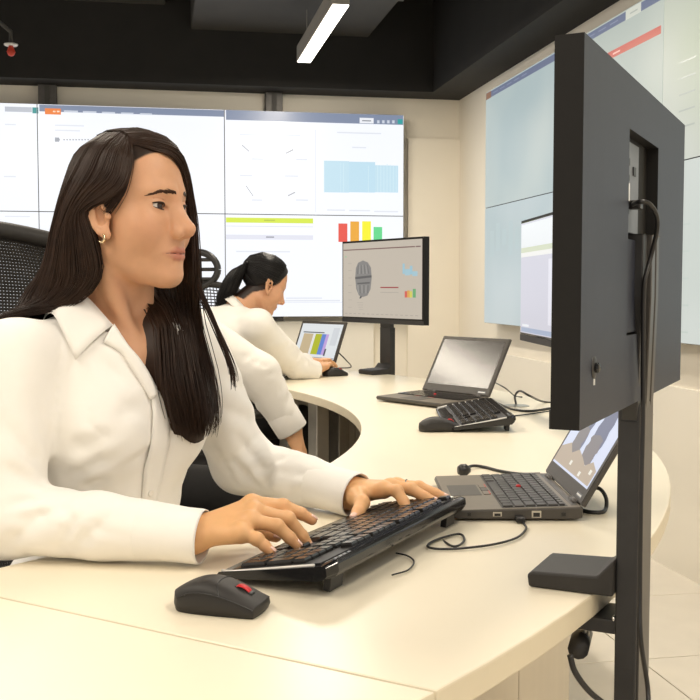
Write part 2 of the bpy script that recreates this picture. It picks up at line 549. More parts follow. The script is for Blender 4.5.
white = emis((0.93, 0.955, 1.0), 1.0)
white2 = emis((0.90, 0.92, 0.97), 0.95)
slate = emis(srgb(128, 140, 165)); slate_d = emis(srgb(105, 118, 150))
backR = []
def R(x0, y0, x1, y1, c): backR.append((x0, y0, x1, y1, emis(c) if isinstance(c, tuple) else c))
# header bar pieces (photo pixels on the back video wall)
R(39.5, 107.6, 224.5, 114.2, slate)
R(226, 112, 403, 122.5, slate)
R(45, 108.5, 61, 114.6, srgb(238, 130, 60)); R(32.5, 107.5, 38.5, 113.5, srgb(60, 150, 150))
R(5, 107, 32, 112, srgb(190, 195, 205))
for k in range(5): R(64 + k * 19, 110.6 + k * 0.7, 78 + k * 18.5, 112.2 + k * 0.7, srgb(205, 212, 225))
for k in range(3): R(49 + k * 4, 110.8, 51.6 + k * 4, 112.4, srgb(255, 225, 200))
R(359.5, 118.0, 373.5, 123.4, white2); R(362, 120.4, 371, 121.4, srgb(120, 125, 135))
for k in range(4): R(377 + k * 5, 120.4, 379.4 + k * 5, 123.4, srgb(205, 212, 225))
R(397.5, 119.4, 402.5, 124.2, srgb(50, 160, 160)); R(399.2, 121.2, 401, 122.6, srgb(230, 240, 240))
# rows of faint text
ft = srgb(226, 230, 238); ft2 = srgb(214, 219, 228)
for (x0, y0, x1) in ((55, 125, 84), (55, 130, 80), (240, 134, 258), (283, 135, 300), (337, 132.5, 381), (352, 147, 366),
                     (252, 158.5, 263), (296, 159, 307), (240, 175, 252), (285, 175.5, 298), (252, 199.5, 262), (296, 199.5, 308),
                     (327, 209.5, 345), (349, 210, 370), (374, 211, 398), (5, 124, 16), (4, 176, 16), (236, 251, 290), (286, 297.5, 322), (284, 300, 340)):
    R(x0, y0, x1, y0 + 1.3, ft)
for k in range(9): R(63.4 + k * 3, 139.2, 65 + k * 3, 140.4, srgb(165, 168, 175))
for k in range(5): R(55, 137.6 + 0.8 * k, 60 - abs(k - 2) * 0.4, 138.6 + 0.8 * k, srgb(160, 165, 175))
R(324, 161, 349, 192.5, srgb(196, 226, 240)); R(349, 162, 375, 192.5, srgb(192, 224, 240)); R(375, 165.5, 398, 192.5, srgb(196, 226, 240))
for k in range(24): R(324.5 + k * 3.1, 162 + (k % 5) * 0.6 + k * 0.1, 325.2 + k * 3.1, 192.3, srgb(208, 234, 245))
R(315.2, 130, 315.8, 212, srgb(226, 230, 238))
for (x0, y0) in ((242, 145), (286, 152.5), (246, 186), (288, 195)):
    for k in range(7):
        s = 1 if x0 < 260 else -0.55
        R(x0 + k, y0 + s * k * (1.0 if x0 != 246 else 1.6) * 0.9, x0 + k + 1, y0 + s * k * 0.9 * (1.0 if x0 != 246 else 1.6) + 1.1, srgb(170, 172, 178))
R(226, 218, 313, 223, srgb(214, 232, 70)); R(226, 235, 313, 239.6, srgb(226, 228, 240)); R(266, 236.5, 274, 237.8, srgb(150, 152, 165)); R(264, 219.8, 275, 221, srgb(180, 195, 70))
R(226, 226.2, 313, 226.8, ft2)
R(338.3, 223.5, 347.3, 242, srgb(232, 82, 70)); R(350.2, 221.5, 359, 242, srgb(236, 168, 52)); R(362, 221.3, 370.8, 243, srgb(248, 242, 40)); R(373.4, 227, 382, 243, srgb(98, 216, 140))
R(227, 302, 402, 302.6, ft); R(5, 216, 30, 217, ft)
def to_panels(recs, conv):
    out = []
    for (x0, y0, x1, y1, m) in recs:
        ua, za = conv(x0, y1); ub, zb = conv(x1, y0); uc, zc = conv(x1, y1); ud, zd = conv(x0, y0)
        out.append((min(ua, uc), max(ua, uc), (za + zc) / 2, (zb + zd) / 2, m))
    return out
BR = to_panels(backR, wall_px_back)
names_b = ['showing the light blue bar chart', 'with the orange menu tab and dotted timeline', 'at the far end with the teal tab']
ub = [wall_px_back(x, 216)[0] for x in (403.5, 225, 39)]
ub.append(ub[2] - (ub[1] - ub[2]))
for r in range(2):
    for cidx in range(3):
        u1 = ub[cidx]; u0 = ub[cidx + 1]; z0 = VZ0 + r * VROW; z1 = z0 + VROW
        cu = (u0 + u1) / 2; cz = (z0 + z1) / 2
        rs = []
        for (a0, a1, b0, b1, m) in BR:
            a0c, a1c = max(a0, u0 + 0.003), min(a1, u1 - 0.003); b0c, b1c = max(b0, z0 + 0.003), min(b1, z1 - 0.003)
            if a1c > a0c and b1c > b0c:
                rs.append((a0c - cu, a1c - cu, b0c - cz, b1c - cz, m))
        lab = ['white video wall panel on back wall with red, orange, yellow and green bars', 'white lower video wall panel on back wall behind the long-haired person\'s face', 'white lower video wall panel on back wall behind the mesh chair'][cidx] if r == 0 else \
              'white upper video wall panel on back wall ' + names_b[cidx]
        video_panel(lab, u0, u1, z0, z1, 'back', white, rs, 'back video wall')

# right wall: seen at a grazing angle, dimmer
def grad_screen(name, c0, c1, s, seed):
    m = mat(name, (0.02, 0.02, 0.02), 0.42, emit=(1, 1, 1), estr=s, spec=0.4)
    nt = m.node_tree; b = nt.nodes['Principled BSDF']
    tc = nt.nodes.new('ShaderNodeTexCoord')
    n = nt.nodes.new('ShaderNodeTexNoise'); n.inputs['Scale'].default_value = 1.6; n.inputs['Detail'].default_value = 1.5
    mp = nt.nodes.new('ShaderNodeMapping'); mp.inputs['Location'].default_value = (seed, seed * 0.7, seed * 1.3)
    nt.links.new(tc.outputs['Object'], mp.inputs['Vector']); nt.links.new(mp.outputs['Vector'], n.inputs['Vector'])
    r = nt.nodes.new('ShaderNodeValToRGB')
    r.color_ramp.elements[0].position = 0.36; r.color_ramp.elements[0].color = (*c0, 1)
    r.color_ramp.elements[1].position = 0.64; r.color_ramp.elements[1].color = (*c1, 1)
    nt.links.new(n.outputs['Fac'], r.inputs['Fac']); nt.links.new(r.outputs['Color'], b.inputs['Emission Color'])
    return m
rightR = []
def RR(x0, y0, x1, y1, c): rightR.append((x0, y0, x1, y1, emis(c)))
right_edge = wall_px_right(485.5, 210)[0]
wr = (right_edge - wall_px_right(662, 164)[0]) / 2
pal = [(srgb(180, 198, 200), srgb(203, 214, 210)), (srgb(190, 200, 192), srgb(212, 218, 205)), (srgb(200, 208, 185), srgb(214, 218, 206)),
       (srgb(188, 205, 208), srgb(204, 216, 218)), (srgb(196, 208, 208), srgb(205, 216, 214)), (srgb(212, 220, 212), srgb(222, 228, 222))]
for r in range(2):
    for cidx in range(4):
        u1 = right_edge - cidx * wr; u0 = u1 - wr; z0 = 0.912 + r * 0.682; z1 = z0 + 0.682
        w = wr
        rs = []
        if r == 1:
            hb = emis(srgb(108, 117, 142)); rd = emis(srgb(194, 84, 70)); tb = emis(srgb(206, 208, 196)); og = emis(srgb(140, 104, 84)); pal_t = emis(srgb(172, 178, 168))
            rs.append((-w / 2 + 0.008, w / 2 - 0.008, 0.297, 0.332, hb))
            if cidx == 0:
                rs.append((-w / 2 + 0.008, -w / 2 + 0.10, 0.295, 0.334, og))
            if cidx == 1:
                rs.append((-w / 2 + 0.06, w / 2 - 0.02, 0.168, 0.20, rd)); rs.append((0.10, 0.17, 0.180, 0.187, emis(srgb(240, 190, 180))))
                rs.append((0.22, 0.36, 0.295, 0.334, tb)); rs.append((0.26, 0.33, 0.31, 0.316, pal_t))
                for q in range(4): rs.append((0.12 + 0.08 * (q % 2), 0.16 + 0.08 * (q % 2), 0.08 - 0.05 * q, 0.084 - 0.05 * q, pal_t))
            if cidx == 2:
                for q in range(5): rs.append((-0.42, -0.30, 0.02 - 0.06 * q, 0.026 - 0.06 * q, pal_t))
            for k in range(5): rs.append((-w / 2 + 0.14 + 0.12 * k, -w / 2 + 0.22 + 0.12 * k, 0.312, 0.317, emis(srgb(136, 145, 168))))
        else:
            if cidx == 0:
                for k in range(7): rs.append((-0.45 + 0.11 * k, -0.38 + 0.11 * k, 0.05 + 0.03 * (k % 3), 0.20 + 0.04 * (k % 2), emis(srgb(170, 187, 190))))
            if cidx == 2:
                for q in range(5): rs.append((-0.45, -0.32, 0.1 - 0.1 * q, 0.106 - 0.1 * q, emis(srgb(188, 198, 190))))
        base = grad_screen('dim_screen', *pal[(3 * (1 - r) + min(cidx, 2))], 0.84, 2.3 * cidx + 5.1 * r)
        lab = [['dim lower panel of the right video wall next to the room corner', 'dim lower panel of the right video wall hidden behind the big monitor back', 'pale lower panel of the right video wall beside the monitor\'s outer edge', 'lower panel of the right video wall farthest from the corner'],
               ['dim upper panel of the right video wall next to the room corner', 'dim upper panel of the right video wall with a red banner', 'greenish upper panel of the right video wall beside the red banner panel', 'upper panel of the right video wall farthest from the corner']][r][cidx]
        video_panel(lab, u0, u1, z0, z1, 'right', base, rs, 'right video wall')

# ------------------------------------------------------------------ curved desks
DC = np.array([-2.17, 2.75]); RI, RO = 2.2, 2.89
def circ_hit(p, d, rad):
    q = p - DC; B = q @ d; Cc = q @ q - rad * rad
    s = math.sqrt(B * B - Cc)
    return [p + d * (-B - s), p + d * (-B + s)]
S0 = pz(0, 597, TAB)[:2]; S1 = pz(430, 690, TAB)[:2]
sd = (S1 - S0) / np.linalg.norm(S1 - S0)
hi_ = max(circ_hit(S0, sd, RI), key=lambda p: p @ sd); ho_ = max(circ_hit(S0, sd, RO), key=lambda p: p @ sd)
ang = lambda p: math.atan2(p[1] - DC[1], p[0] - DC[0])
def arc(rad, a0, a1, n): return [DC + rad * np.array([math.cos(a), math.sin(a)]) for a in np.linspace(a0, a1, n)]
def desk_top(name, label, poly, m, z0=TAB - 0.03, z1=TAB):
    mb = MB()
    n = len(poly)
    poly = [tuple(p) for p in poly]
    mb.v = [(x, y, z0) for x, y in poly] + [(x, y, z1) for x, y in poly]
    mb.f = [tuple(range(n))[::-1], tuple(range(n, 2 * n))] + [(i, (i + 1) % n, n + (i + 1) % n, n + i) for i in range(n)]
    mb.mi = [0, 0] + [1] * n
    o = mb.build(name, [m, M['desk_edge']])
    md = o.modifiers.new('bevel', 'BEVEL'); md.width = 0.0025; md.segments = 2; md.limit_method = 'ANGLE'; md.angle_limit = math.radians(50)
    return o
gap = 0.0012 * np.array([-sd[1], sd[0]])
polyA = [ho_ + gap] + arc(RO, ang(ho_), math.radians(72), 60)[1:] + arc(RI, math.radians(72), ang(hi_), 60)[:-1] + [hi_ + gap]
polyB = [hi_ - gap] + arc(RI, ang(hi_), math.radians(-74), 20)[1:] + arc(RO, math.radians(-74), ang(ho_), 24)[:-1] + [ho_ - gap]
deskA = thing('curved_desk', 'long curved cream desk segment carrying the keyboards and laptops', 'desk', (0, 0, 0))
desk_top('worktop', '', polyA, M['desk']).parent = deskA
deskB = thing('curved_desk', 'cream desk segment in front of the joint, with nothing on it', 'desk', (0, 0, 0))
desk_top('worktop', '', polyB, M['desk_light']).parent = deskB
def base_panels(root, a0, a1, n, rad, z0, z1, m, name='base_panel', th=0.02):
    da = (a1 - a0) / n
    for i in range(n):
        s = a0 + da * i + 0.0009; e = a0 + da * (i + 1) - 0.0009
        k = 8
        poly = arc(rad + th / 2, s, e, k) + arc(rad - th / 2, e, s, k)
        MB().prism([tuple(p) for p in poly], z0, z1).build(name, m, root)
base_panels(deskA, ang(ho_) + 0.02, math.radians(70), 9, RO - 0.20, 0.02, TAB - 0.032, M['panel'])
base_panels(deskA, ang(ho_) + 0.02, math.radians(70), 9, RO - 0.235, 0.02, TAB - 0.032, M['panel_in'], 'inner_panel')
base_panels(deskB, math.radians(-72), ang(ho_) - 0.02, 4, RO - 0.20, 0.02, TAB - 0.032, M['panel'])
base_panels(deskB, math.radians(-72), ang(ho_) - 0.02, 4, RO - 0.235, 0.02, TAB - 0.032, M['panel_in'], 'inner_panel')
for a in (-24, -3, 13, 21.5, 36, 58):
    for rr_ in ((RO - 0.27,) if a not in (13, 21.5) else (RO - 0.30,)):
        c = DC + rr_ * np.array([math.cos(math.radians(a)), math.sin(math.radians(a))])
        MB().box((c[0], c[1], (TAB - 0.032) / 2), (0.05, 0.09, TAB - 0.032), rz=math.radians(a)).build('support_post', M['steel'], deskA, bevel=0.003)
for q in ((-0.115, 3.77), (-0.238, 4.03)):
    MB().box((q[0], q[1], (TAB - 0.032) / 2), (0.05, 0.07, TAB - 0.032), rz=math.radians(30)).build('support_post', M['steel'], deskA, bevel=0.003)
for a in (-66, -48):
    c = DC + (RO - 0.27) * np.array([math.cos(math.radians(a)), math.sin(math.radians(a))])
    MB().box((c[0], c[1], (TAB - 0.032) / 2), (0.05, 0.09, TAB - 0.032), rz=math.radians(a)).build('support_post', M['steel'], deskB, bevel=0.003)

# ------------------------------------------------------------------ devices on the desk
def facing(phi): return math.radians(phi) - math.pi / 2
KEY_MESH = {}
def key_obj(parent, size, loc, rx, m):
    """one key cap, shared mesh scaled to its width"""
    if m.name not in KEY_MESH:
        b, t, h = 0.5, 0.43, 1.0
        vs = [(-b, -b, 0), (b, -b, 0), (b, b, 0), (-b, b, 0), (-b, -b, 0.55), (b, -b, 0.55), (b, b, 0.55), (-b, b, 0.55), (-t, -t, h), (t, -t, h), (t, t, h), (-t, t, h)]
        fs = [(0, 3, 2, 1), (8, 9, 10, 11)]
        for i in range(4):
            j = (i + 1) % 4
            fs += [(i, j, 4 + j, 4 + i), (4 + i, 4 + j, 8 + j, 8 + i)]
        me = bpy.data.meshes.new('key'); me.from_pydata(vs, [], fs); me.materials.append(m); KEY_MESH[m.name] = me
    o = bpy.data.objects.new('key', KEY_MESH[m.name]); COL.objects.link(o)
    o.parent = parent; o.location = loc; o.rotation_euler = (rx, 0, 0); o.scale = size
    return o
def key_layout():
    """full-size desktop layout: (x in key units from left, row, width)"""
    L = []
    row = lambda y, ws, x0=0.0: [L.append((x0 + sum(ws[:i]), y, w)) for i, w in enumerate(ws)]
    L.append((0, 5, 1)); row(5, [1] * 4, 2); row(5, [1] * 4, 6.5); row(5, [1] * 4, 11)
    row(4, [1] * 13 + [2]); row(3, [1.5] + [1] * 12 + [1.5]); row(2, [1.75] + [1] * 11 + [2.25]); row(1, [2.25] + [1] * 10 + [2.75])
    row(0, [1.25, 1.25, 1.25, 6.25, 1.25, 1.25, 1.25, 1.25])
    for y in (5, 4, 3): row(y, [1] * 3, 15.3)
    L.append((16.3, 1, 1)); row(0, [1] * 3, 15.3)
    for y in (4, 3, 2, 1): row(y, [1] * 3, 18.6)
    row(0, [2, 1], 18.6); row(4, [1], 21.6); L.append((21.6, 2.5, -1)); L.append((21.6, 0.5, -1))
    return L
def keyboard(label, x, y, phi, single_keys, lift=0.022):
    t = thing('computer_keyboard', label, 'keyboard', (x, y, TAB), facing(phi))
    W = 0.233
    fb, rb = (-0.086, 0.0025), (0.074, lift)
    prof = [fb, (-0.091, 0.0055), (-0.088, 0.0100), (-0.072, 0.0135), (0.062, lift + 0.017), (0.072, lift + 0.021), (0.079, lift + 0.019), (0.080, lift + 0.008), rb]
    # body swept along its length, ends pulled in a little
    rows = []
    for u in np.linspace(-1, 1, 25):
        e = max(0.0, abs(u) - 0.93) / 0.07
        pin = 1 - 0.10 * e * e
        cyy = 0.0; czz = np.mean([p[1] for p in prof])
        rows.append([(W * u, cyy + (p[0] - cyy) * pin + 0.006 * (1 - u * u) * (-1 if p[0] < 0 else 0), czz + (p[1] - czz) * (1 - 0.25 * e * e)) for p in prof])
    mb = MB().grid(rows, close=True)
    n = len(prof)
    mb.f.append(tuple(range(n))); mb.f.append(tuple(range(24 * n, 25 * n))[::-1]); mb.mi += [0, 0]
    mb.build('body', M['plastic_gloss'], t, bevel=0.0015)
    sl = (lift + 0.017 - 0.0135) / 0.134
    rx = math.atan(sl)
    zt = lambda yy: 0.0135 + (yy + 0.072) * sl
    MB().box((0, -0.004, zt(-0.004) + 0.0004), (0.436, 0.124, 0.0012), rx=rx).build('key_bed', M['plastic'], t)
    U = 0.0189
    L = key_layout()
    if single_keys:
        for kx, r, w in L:
            ht = 1
            if w < 0: w, ht = 1, 2
            xx = -0.2135 + (kx + w / 2) * U
            yy = -0.052 + r * 0.0192 + (0.004 if r == 5 else 0)
            key_obj(t, ((w * U) - 0.0022, 0.0192 * ht - 0.0024, 0.0062), (xx, yy, zt(yy) + 0.0008), rx, M['key'])
    else:
        mb = MB()
        for kx, r, w in L:
            ht = 1
            if w < 0: w, ht = 1, 2
            xx = -0.2135 + (kx + w / 2) * U; yy = -0.052 + r * 0.0192
            mb.box((xx, yy, zt(yy) + 0.0035), (w * U - 0.003, 0.0192 * ht - 0.003, 0.006), rx=rx)
        o = mb.build('keys', M['key'], t, bevel=0.001, seg=1); o['kind'] = 'stuff'
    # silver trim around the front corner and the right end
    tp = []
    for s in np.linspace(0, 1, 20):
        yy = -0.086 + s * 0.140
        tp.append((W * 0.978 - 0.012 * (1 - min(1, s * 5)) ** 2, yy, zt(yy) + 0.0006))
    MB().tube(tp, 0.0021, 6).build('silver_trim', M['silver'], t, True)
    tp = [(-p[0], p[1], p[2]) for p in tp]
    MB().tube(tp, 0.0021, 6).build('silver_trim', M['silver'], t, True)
    for s in (-1, 1):
        MB().box((s * 0.19, 0.060, lift / 2 + 0.0012), (0.034, 0.010, lift - 0.0005), rx=-0.10).build('foot', M['plastic'], t, bevel=0.001)
    # volume keys and status lights strip at the rear
    mb = MB()
    for k in range(4): mb.box((0.16 + 0.012 * k, 0.066, zt(0.062) + 0.0015), (0.006, 0.003, 0.0015))
    mb.build('indicator', M['port_plate'], t)
    return t
KB = keyboard('long black keyboard with silver end trim under the long-haired person\'s typing hands', 0.0125, 1.457, -27, True)
keyboard('black keyboard in front of the laptop with the dark reflecting screen', 0.348, 2.88, 0, False)
keyboard('black keyboard under the arm of the ponytailed person', -0.36, 4.40, 41, False)

def mouse(label, x, y, phi, L=0.108, W=0.062, H=0.037, red=True):
    t = thing('computer_mouse', label, 'mouse', (x, y, TAB), facing(phi))
    n = 28; m = 13
    def sec(u):     # u -1 rear .. 1 front
        wid = W / 2 * (1 - 0.22 * max(0, -u) ** 2.2 - 0.05 * max(0, u) ** 2) * (1.0 if abs(u) < 0.999 else 0.96)
        top = H * (1 - 0.62 * max(0, -u - 0.15) ** 2.0) * (1 - 0.50 * max(0, u + 0.15) ** 1.5)
        return wid, top
    rows = []
    for i in range(n):
        u = -1 + 2 * i / (n - 1)
        us = math.sin(u * math.pi / 2)
        w, h = sec(us)
        if i == 0: h *= 0.9
        r = []
        for k in range(m):
            s = -1 + 2 * k / (m - 1)
            bow = 1 - 0.10 * abs(s) ** 3
            z = h * (1 - 0.30 * abs(s) ** 4)
            yy = L / 2 * us
            if us < 0: yy = yy * (1 - 0.18 * s * s * us * us)
            if us > 0: yy = yy * (1 - 0.05 * s * s)
            r.append((w * s * bow, yy, z))
        rows.append(r)
    side0 = [(p[0] * 1.02, p[1] * 1.0, 0.0015) for p in rows[0]]
    mb = MB().grid(rows)
    # skirt to the desk
    rim = [rows[0][k] for k in range(m)] + [rows[i][m - 1] for i in range(1, n)] + [rows[n - 1][k] for k in range(m - 2, -1, -1)] + [rows[i][0] for i in range(n - 2, 0, -1)]
    mid = [(p[0] * 1.03, p[1] * 1.015, max(0.003, p[2] * 0.45)) for p in rim]
    bot = [(p[0] * 0.99, p[1] * 0.985, 0.0008) for p in rim]
    q = MB().grid([rim, mid, bot], close=True)
    mb.add(q.v, q.f)
    mb.f.append(tuple(range(len(mb.v) - len(bot), len(mb.v)))); mb.mi.append(0)
    o = mb.build('shell', M['plastic_soft'], t, smooth=True)
    b = bmesh.new(); b.from_mesh(o.data); bmesh.ops.remove_doubles(b, verts=b.verts, dist=1e-5)
    bmesh.ops.recalc_face_normals(b, faces=b.faces); b.to_mesh(o.data); b.free()
    def topz(yy):
        us = yy / (L / 2); return sec(us)[1]
    # seam across the back of the buttons and along the sides
    pts = []
    for s in np.linspace(-1, 1, 13):
        yy = 0.006 - 0.008 * (1 - s * s) + 0.004
        w, h = sec(yy / (L / 2)); pts.append((w * s * (1 - 0.10 * abs(s) ** 3), yy, h * (1 - 0.30 * abs(s) ** 4) + 0.0002))
    MB().tube(pts, 0.0007, 6).build('button_seam', M['cable'], t)
    for sx in (-1, 1):
        pts = []
        for u in np.linspace(-0.93, 0.97, 18):
            w, h = sec(u); pts.append((sx * w * 0.93, L / 2 * u * (0.86 if u < -0.6 else 0.965), h * 0.705))
        MB().tube(pts, 0.0007, 6).build('side_seam', M['cable'], t)
    yy = 0.030
    MB().box((0, yy, topz(yy) - 0.002), (0.012, 0.024, 0.006), rx=-0.35).build('wheel_slot', M['cable'], t, bevel=0.002)
    rows = []
    for a in np.linspace(-1, 1, 13):
        rows.append([(0.0050 * math.cos(b2) , yy + 0.0085 * a * 1.0, topz(yy) - 0.0015 - 0.36 * 0.0085 * a + math.sqrt(max(0, 1 - a * a)) * (0.0042 + 0.0016 * math.sin(b2))) for b2 in np.linspace(0, math.pi, 7)])
    MB().grid(rows).build('scroll_wheel', M['red'] if red else M['plastic'], t, smooth=True, solid=0.001)
    return t
mouse('black mouse with red scroll wheel lying beside the near keyboard', -0.150, 1.180, -16)
mouse('small black mouse beside the keyboard of the middle workstation', 0.232, 2.68, 8)
mouse('black mouse touching the ponytailed person\'s hand', -0.066, 4.37, 30)

def laptop(label, x, y, phi, single_keys, tilt, screen_mat, W=0.305, D=0.212, extra=None):
    t = thing('laptop', label, 'laptop', (x, y, TAB), facing(phi))
    prof = [(-D / 2, 0.010), (-D / 2 + 0.006, 0.004), (D / 2 - 0.01, 0.003), (D / 2, 0.006), (D / 2, 0.0225), (-D / 2 + 0.002, 0.0165)]
    base = MB().prism(prof, -W / 2, W / 2, 'X').build('base', M['laptop'], t, bevel=0.002)
    sl = (0.0225 - 0.0165) / D; rx = math.atan(sl)
    zt = lambda yy: 0.0165 + (yy + D / 2) * sl
    def top_plate(name, cx, cy, w, d, th, m, bev=0.0):
        return MB().box((cx, cy, zt(cy) + th / 2), (w, d, th), rx=rx).build(name, m, t, bevel=bev)
    top_plate('palm_rest', 0, 0.0, W - 0.004, D - 0.006, 0.0008, M['laptop_in'])
    top_plate('touchpad', -0.008, -D / 2 + 0.040, 0.092, 0.052, 0.0014, M['laptop'], 0.0006)
    for s in (-1, 0, 1):
        top_plate('pointer_button', -0.008 + s * 0.030, -D / 2 + 0.075, 0.028, 0.011, 0.0022, M['laptop_in'] if s else M['laptop'], 0.0006)
        top_plate('button_line', -0.008 + s * 0.030, -D / 2 + 0.0805, 0.026, 0.0015, 0.0025, M['red'] if s else M['laptop'])
    kw, kd = W - 0.022, 0.102
    ky0 = -D / 2 + 0.086
    top_plate('key_bed', 0, ky0 + kd / 2, kw + 0.004, kd + 0.003, 0.0012, M['plastic'])
    rows = [[1.1, 1, 1.1, 5.2, 1.1, 1, 1, 1, 1], [2.3] + [1] * 10 + [2.2], [1.75] + [1] * 11 + [1.75], [1.5] + [1] * 12 + [1.0], [1] * 13 + [1.5], [0.906] * 16]
    hs = [0.018] * 5 + [0.011]
    mb = MB(); yy = ky0
    for r, ws in enumerate(rows):
        un = kw / sum(ws); xx = -kw / 2; yc = yy + hs[r] / 2
        for w in ws:
            cx = xx + w * un / 2
            if single_keys:
                key_obj(t, (w * un - 0.0028, hs[r] - 0.0026, 0.0030), (cx, yc, zt(yc) + 0.0010), rx, M['laptop_key'])
            else:
                mb.box((cx, yc, zt(yc) + 0.0024), (w * un - 0.003, hs[r] - 0.003, 0.003), rx=rx)
            xx += w * un
        yy += hs[r]
    if not single_keys:
        o = mb.build('keys', M['key'], t); o['kind'] = 'stuff'
    MB().lathe([(0.0045, 0), (0.0045, 0.003), (0.0035, 0.0045), (0.0, 0.005)], (-0.015, ky0 + 0.05, zt(ky0 + 0.05) + 0.002), 14).build('pointing_stick', M['red'], t, True)
    top_plate('speaker_strip', 0, D / 2 - 0.011, W - 0.03, 0.010, 0.0012, M['arm_grey'])
    # ports on the right flank (local +x) and left flank
    for (py, w, h, m) in ((-0.075, 0.006, 0.006, 'cable'), (-0.03, 0.014, 0.007, 'steel'), (0.032, 0.015, 0.011, 'steel'), (0.075, 0.007, 0.006, 'cable')):
        p = MB().box((W / 2 + 0.0002, py, 0.0115), (0.0012, w, h)).build('port', M[m], t)
        MB().box((W / 2 + 0.0010, py, 0.0108), (0.0008, w * 0.7, h * 0.6)).build('port_socket', M['cable'], p)
    # lid: local frame hinged at the rear edge
    LH = D - 0.004
    lid = MB().box((0, 0.004, LH / 2 + 0.002), (W, 0.008, LH)).build('lid', M['laptop'], t, bevel=0.002)
    hy, hz = D / 2 - 0.004, 0.0235
    lid.location = (0, hy, hz); lid.rotation_euler = (math.radians(tilt), 0, 0)     # local z along the lid
    MB().box((0, -0.0005, LH / 2 + 0.002), (W - 0.006, 0.002, LH - 0.006)).build('bezel', M['laptop'], lid)
    sw, sh = W - 0.028, LH - 0.040
    MB().box((0, -0.0014, LH / 2 + 0.008), (sw, 0.001, sh)).build('display', screen_mat, lid)
    MB().box((0, -0.0014, LH - 0.004), (0.008, 0.001, 0.004)).build('webcam', M['cable'], lid, bevel=0.0004)
    MB().box((W / 2 - 0.034, -0.0014, 0.013), (0.034, 0.001, 0.0075)).build('maker_badge', M['port_plate'], lid)
    MB().box((W / 2 - 0.034, -0.0021, 0.013), (0.028, 0.0006, 0.003)).build('badge_print', M['white_mark'], lid)
    if extra: extra(lid, sw, sh, LH / 2 + 0.008)
    for s in (-1, 1):
        MB().tube([(s * 0.105 - 0.018, hy, hz - 0.001), (s * 0.105 + 0.018, hy, hz - 0.001)], 0.0062, 12).build('hinge', M['arm_grey'], t, True)
    return t
def scene_screen(name, ramp, scale, estr, stretch=(1, 1, 0.35), detail=2, loc=(0, 0, 0)):
    m = mat(name, (0.02, 0.02, 0.02), 0.25, emit=(1, 1, 1), estr=estr)
    nt = m.node_tree; b = nt.nodes['Principled BSDF']
    tc = nt.nodes.new('ShaderNodeTexCoord'); mp = nt.nodes.new('ShaderNodeMapping'); mp.inputs['Scale'].default_value = stretch; mp.inputs['Location'].default_value = loc
    n = nt.nodes.new('ShaderNodeTexNoise'); n.inputs['Scale'].default_value = scale; n.inputs['Detail'].default_value = detail
    r = nt.nodes.new('ShaderNodeValToRGB'); r.color_ramp.interpolation = 'LINEAR'
    els = r.color_ramp.elements
    while len(els) < len(ramp): els.new(0.5)
    for e, (p, c) in zip(els, ramp): e.position = p; e.color = (*c, 1)
    nt.links.new(tc.outputs['Object'], mp.inputs['Vector']); nt.links.new(mp.outputs['Vector'], n.inputs['Vector'])
    nt.links.new(n.outputs['Fac'], r.inputs['Fac']); nt.links.new(r.outputs['Color'], b.inputs['Emission Color'])
    return m
scrL1 = emis(srgb(206, 212, 232), 1.0)
def l1_extra(lid, sw, sh, cz):
    """picture of two dark blue towers over sandy rocks, with desktop icons"""
    def poly(pts, m, dy):
        mb = MB(); mb.add([(x * sw / 2, -0.0021 - dy, cz + z * sh / 2) for x, z in pts], [tuple(range(len(pts)))])
        mb.build('wallpaper_shape', m, lid)
    rg = random.Random(3)
    def blob(x0, x1, z0, z1, n=9):
        L = [(x0 + rg.uniform(-.03, .03), z0 + (z1 - z0) * k / n) for k in range(n + 1)]
        Rr = [(x1 + rg.uniform(-.04, .04), z1 - (z1 - z0) * k / n) for k in range(n + 1)]
        return L + [((x0 + x1) / 2 + 0.03, z1 + 0.07)] + Rr
    towers = emis(srgb(98, 102, 128)); low = emis(srgb(120, 112, 112)); sand = emis(srgb(176, 158, 136)); ic = emis(srgb(226, 222, 210))
    poly(blob(-0.55, -0.12, -0.6, 0.75), towers, 0.0002); poly(blob(0.12, 0.62, -0.65, 0.8), towers, 0.0002)
    poly(blob(-0.58, -0.16, -0.6, 0.0), low, 0.0004); poly(blob(0.08, 0.60, -0.65, -0.05), low, 0.0004)
    poly([(-0.98, -0.95), (0.98, -0.95), (0.98, -0.62), (0.7, -0.5), (0.45, -0.66), (0.2, -0.55), (-0.1, -0.45), (-0.35, -0.6), (-0.6, -0.42), (-0.98, -0.6)], sand, 0.0006)
    for x, z in ((-0.15, -0.78), (0.42, -0.86), (0.8, -0.7)):
        poly([(x - .05, z - .05), (x + .05, z - .05), (x + .05, z + .05), (x - .05, z + .05)], ic, 0.0008)
LP1 = laptop('dark open laptop showing blue towers, beneath the tall monitor', 0.264, 1.785, 0, True, -30, scrL1, extra=l1_extra)
laptop('open laptop with a dark glossy screen reflecting the ceiling light', 0.264, 3.345, 40, False, -30, M['screen_off'])
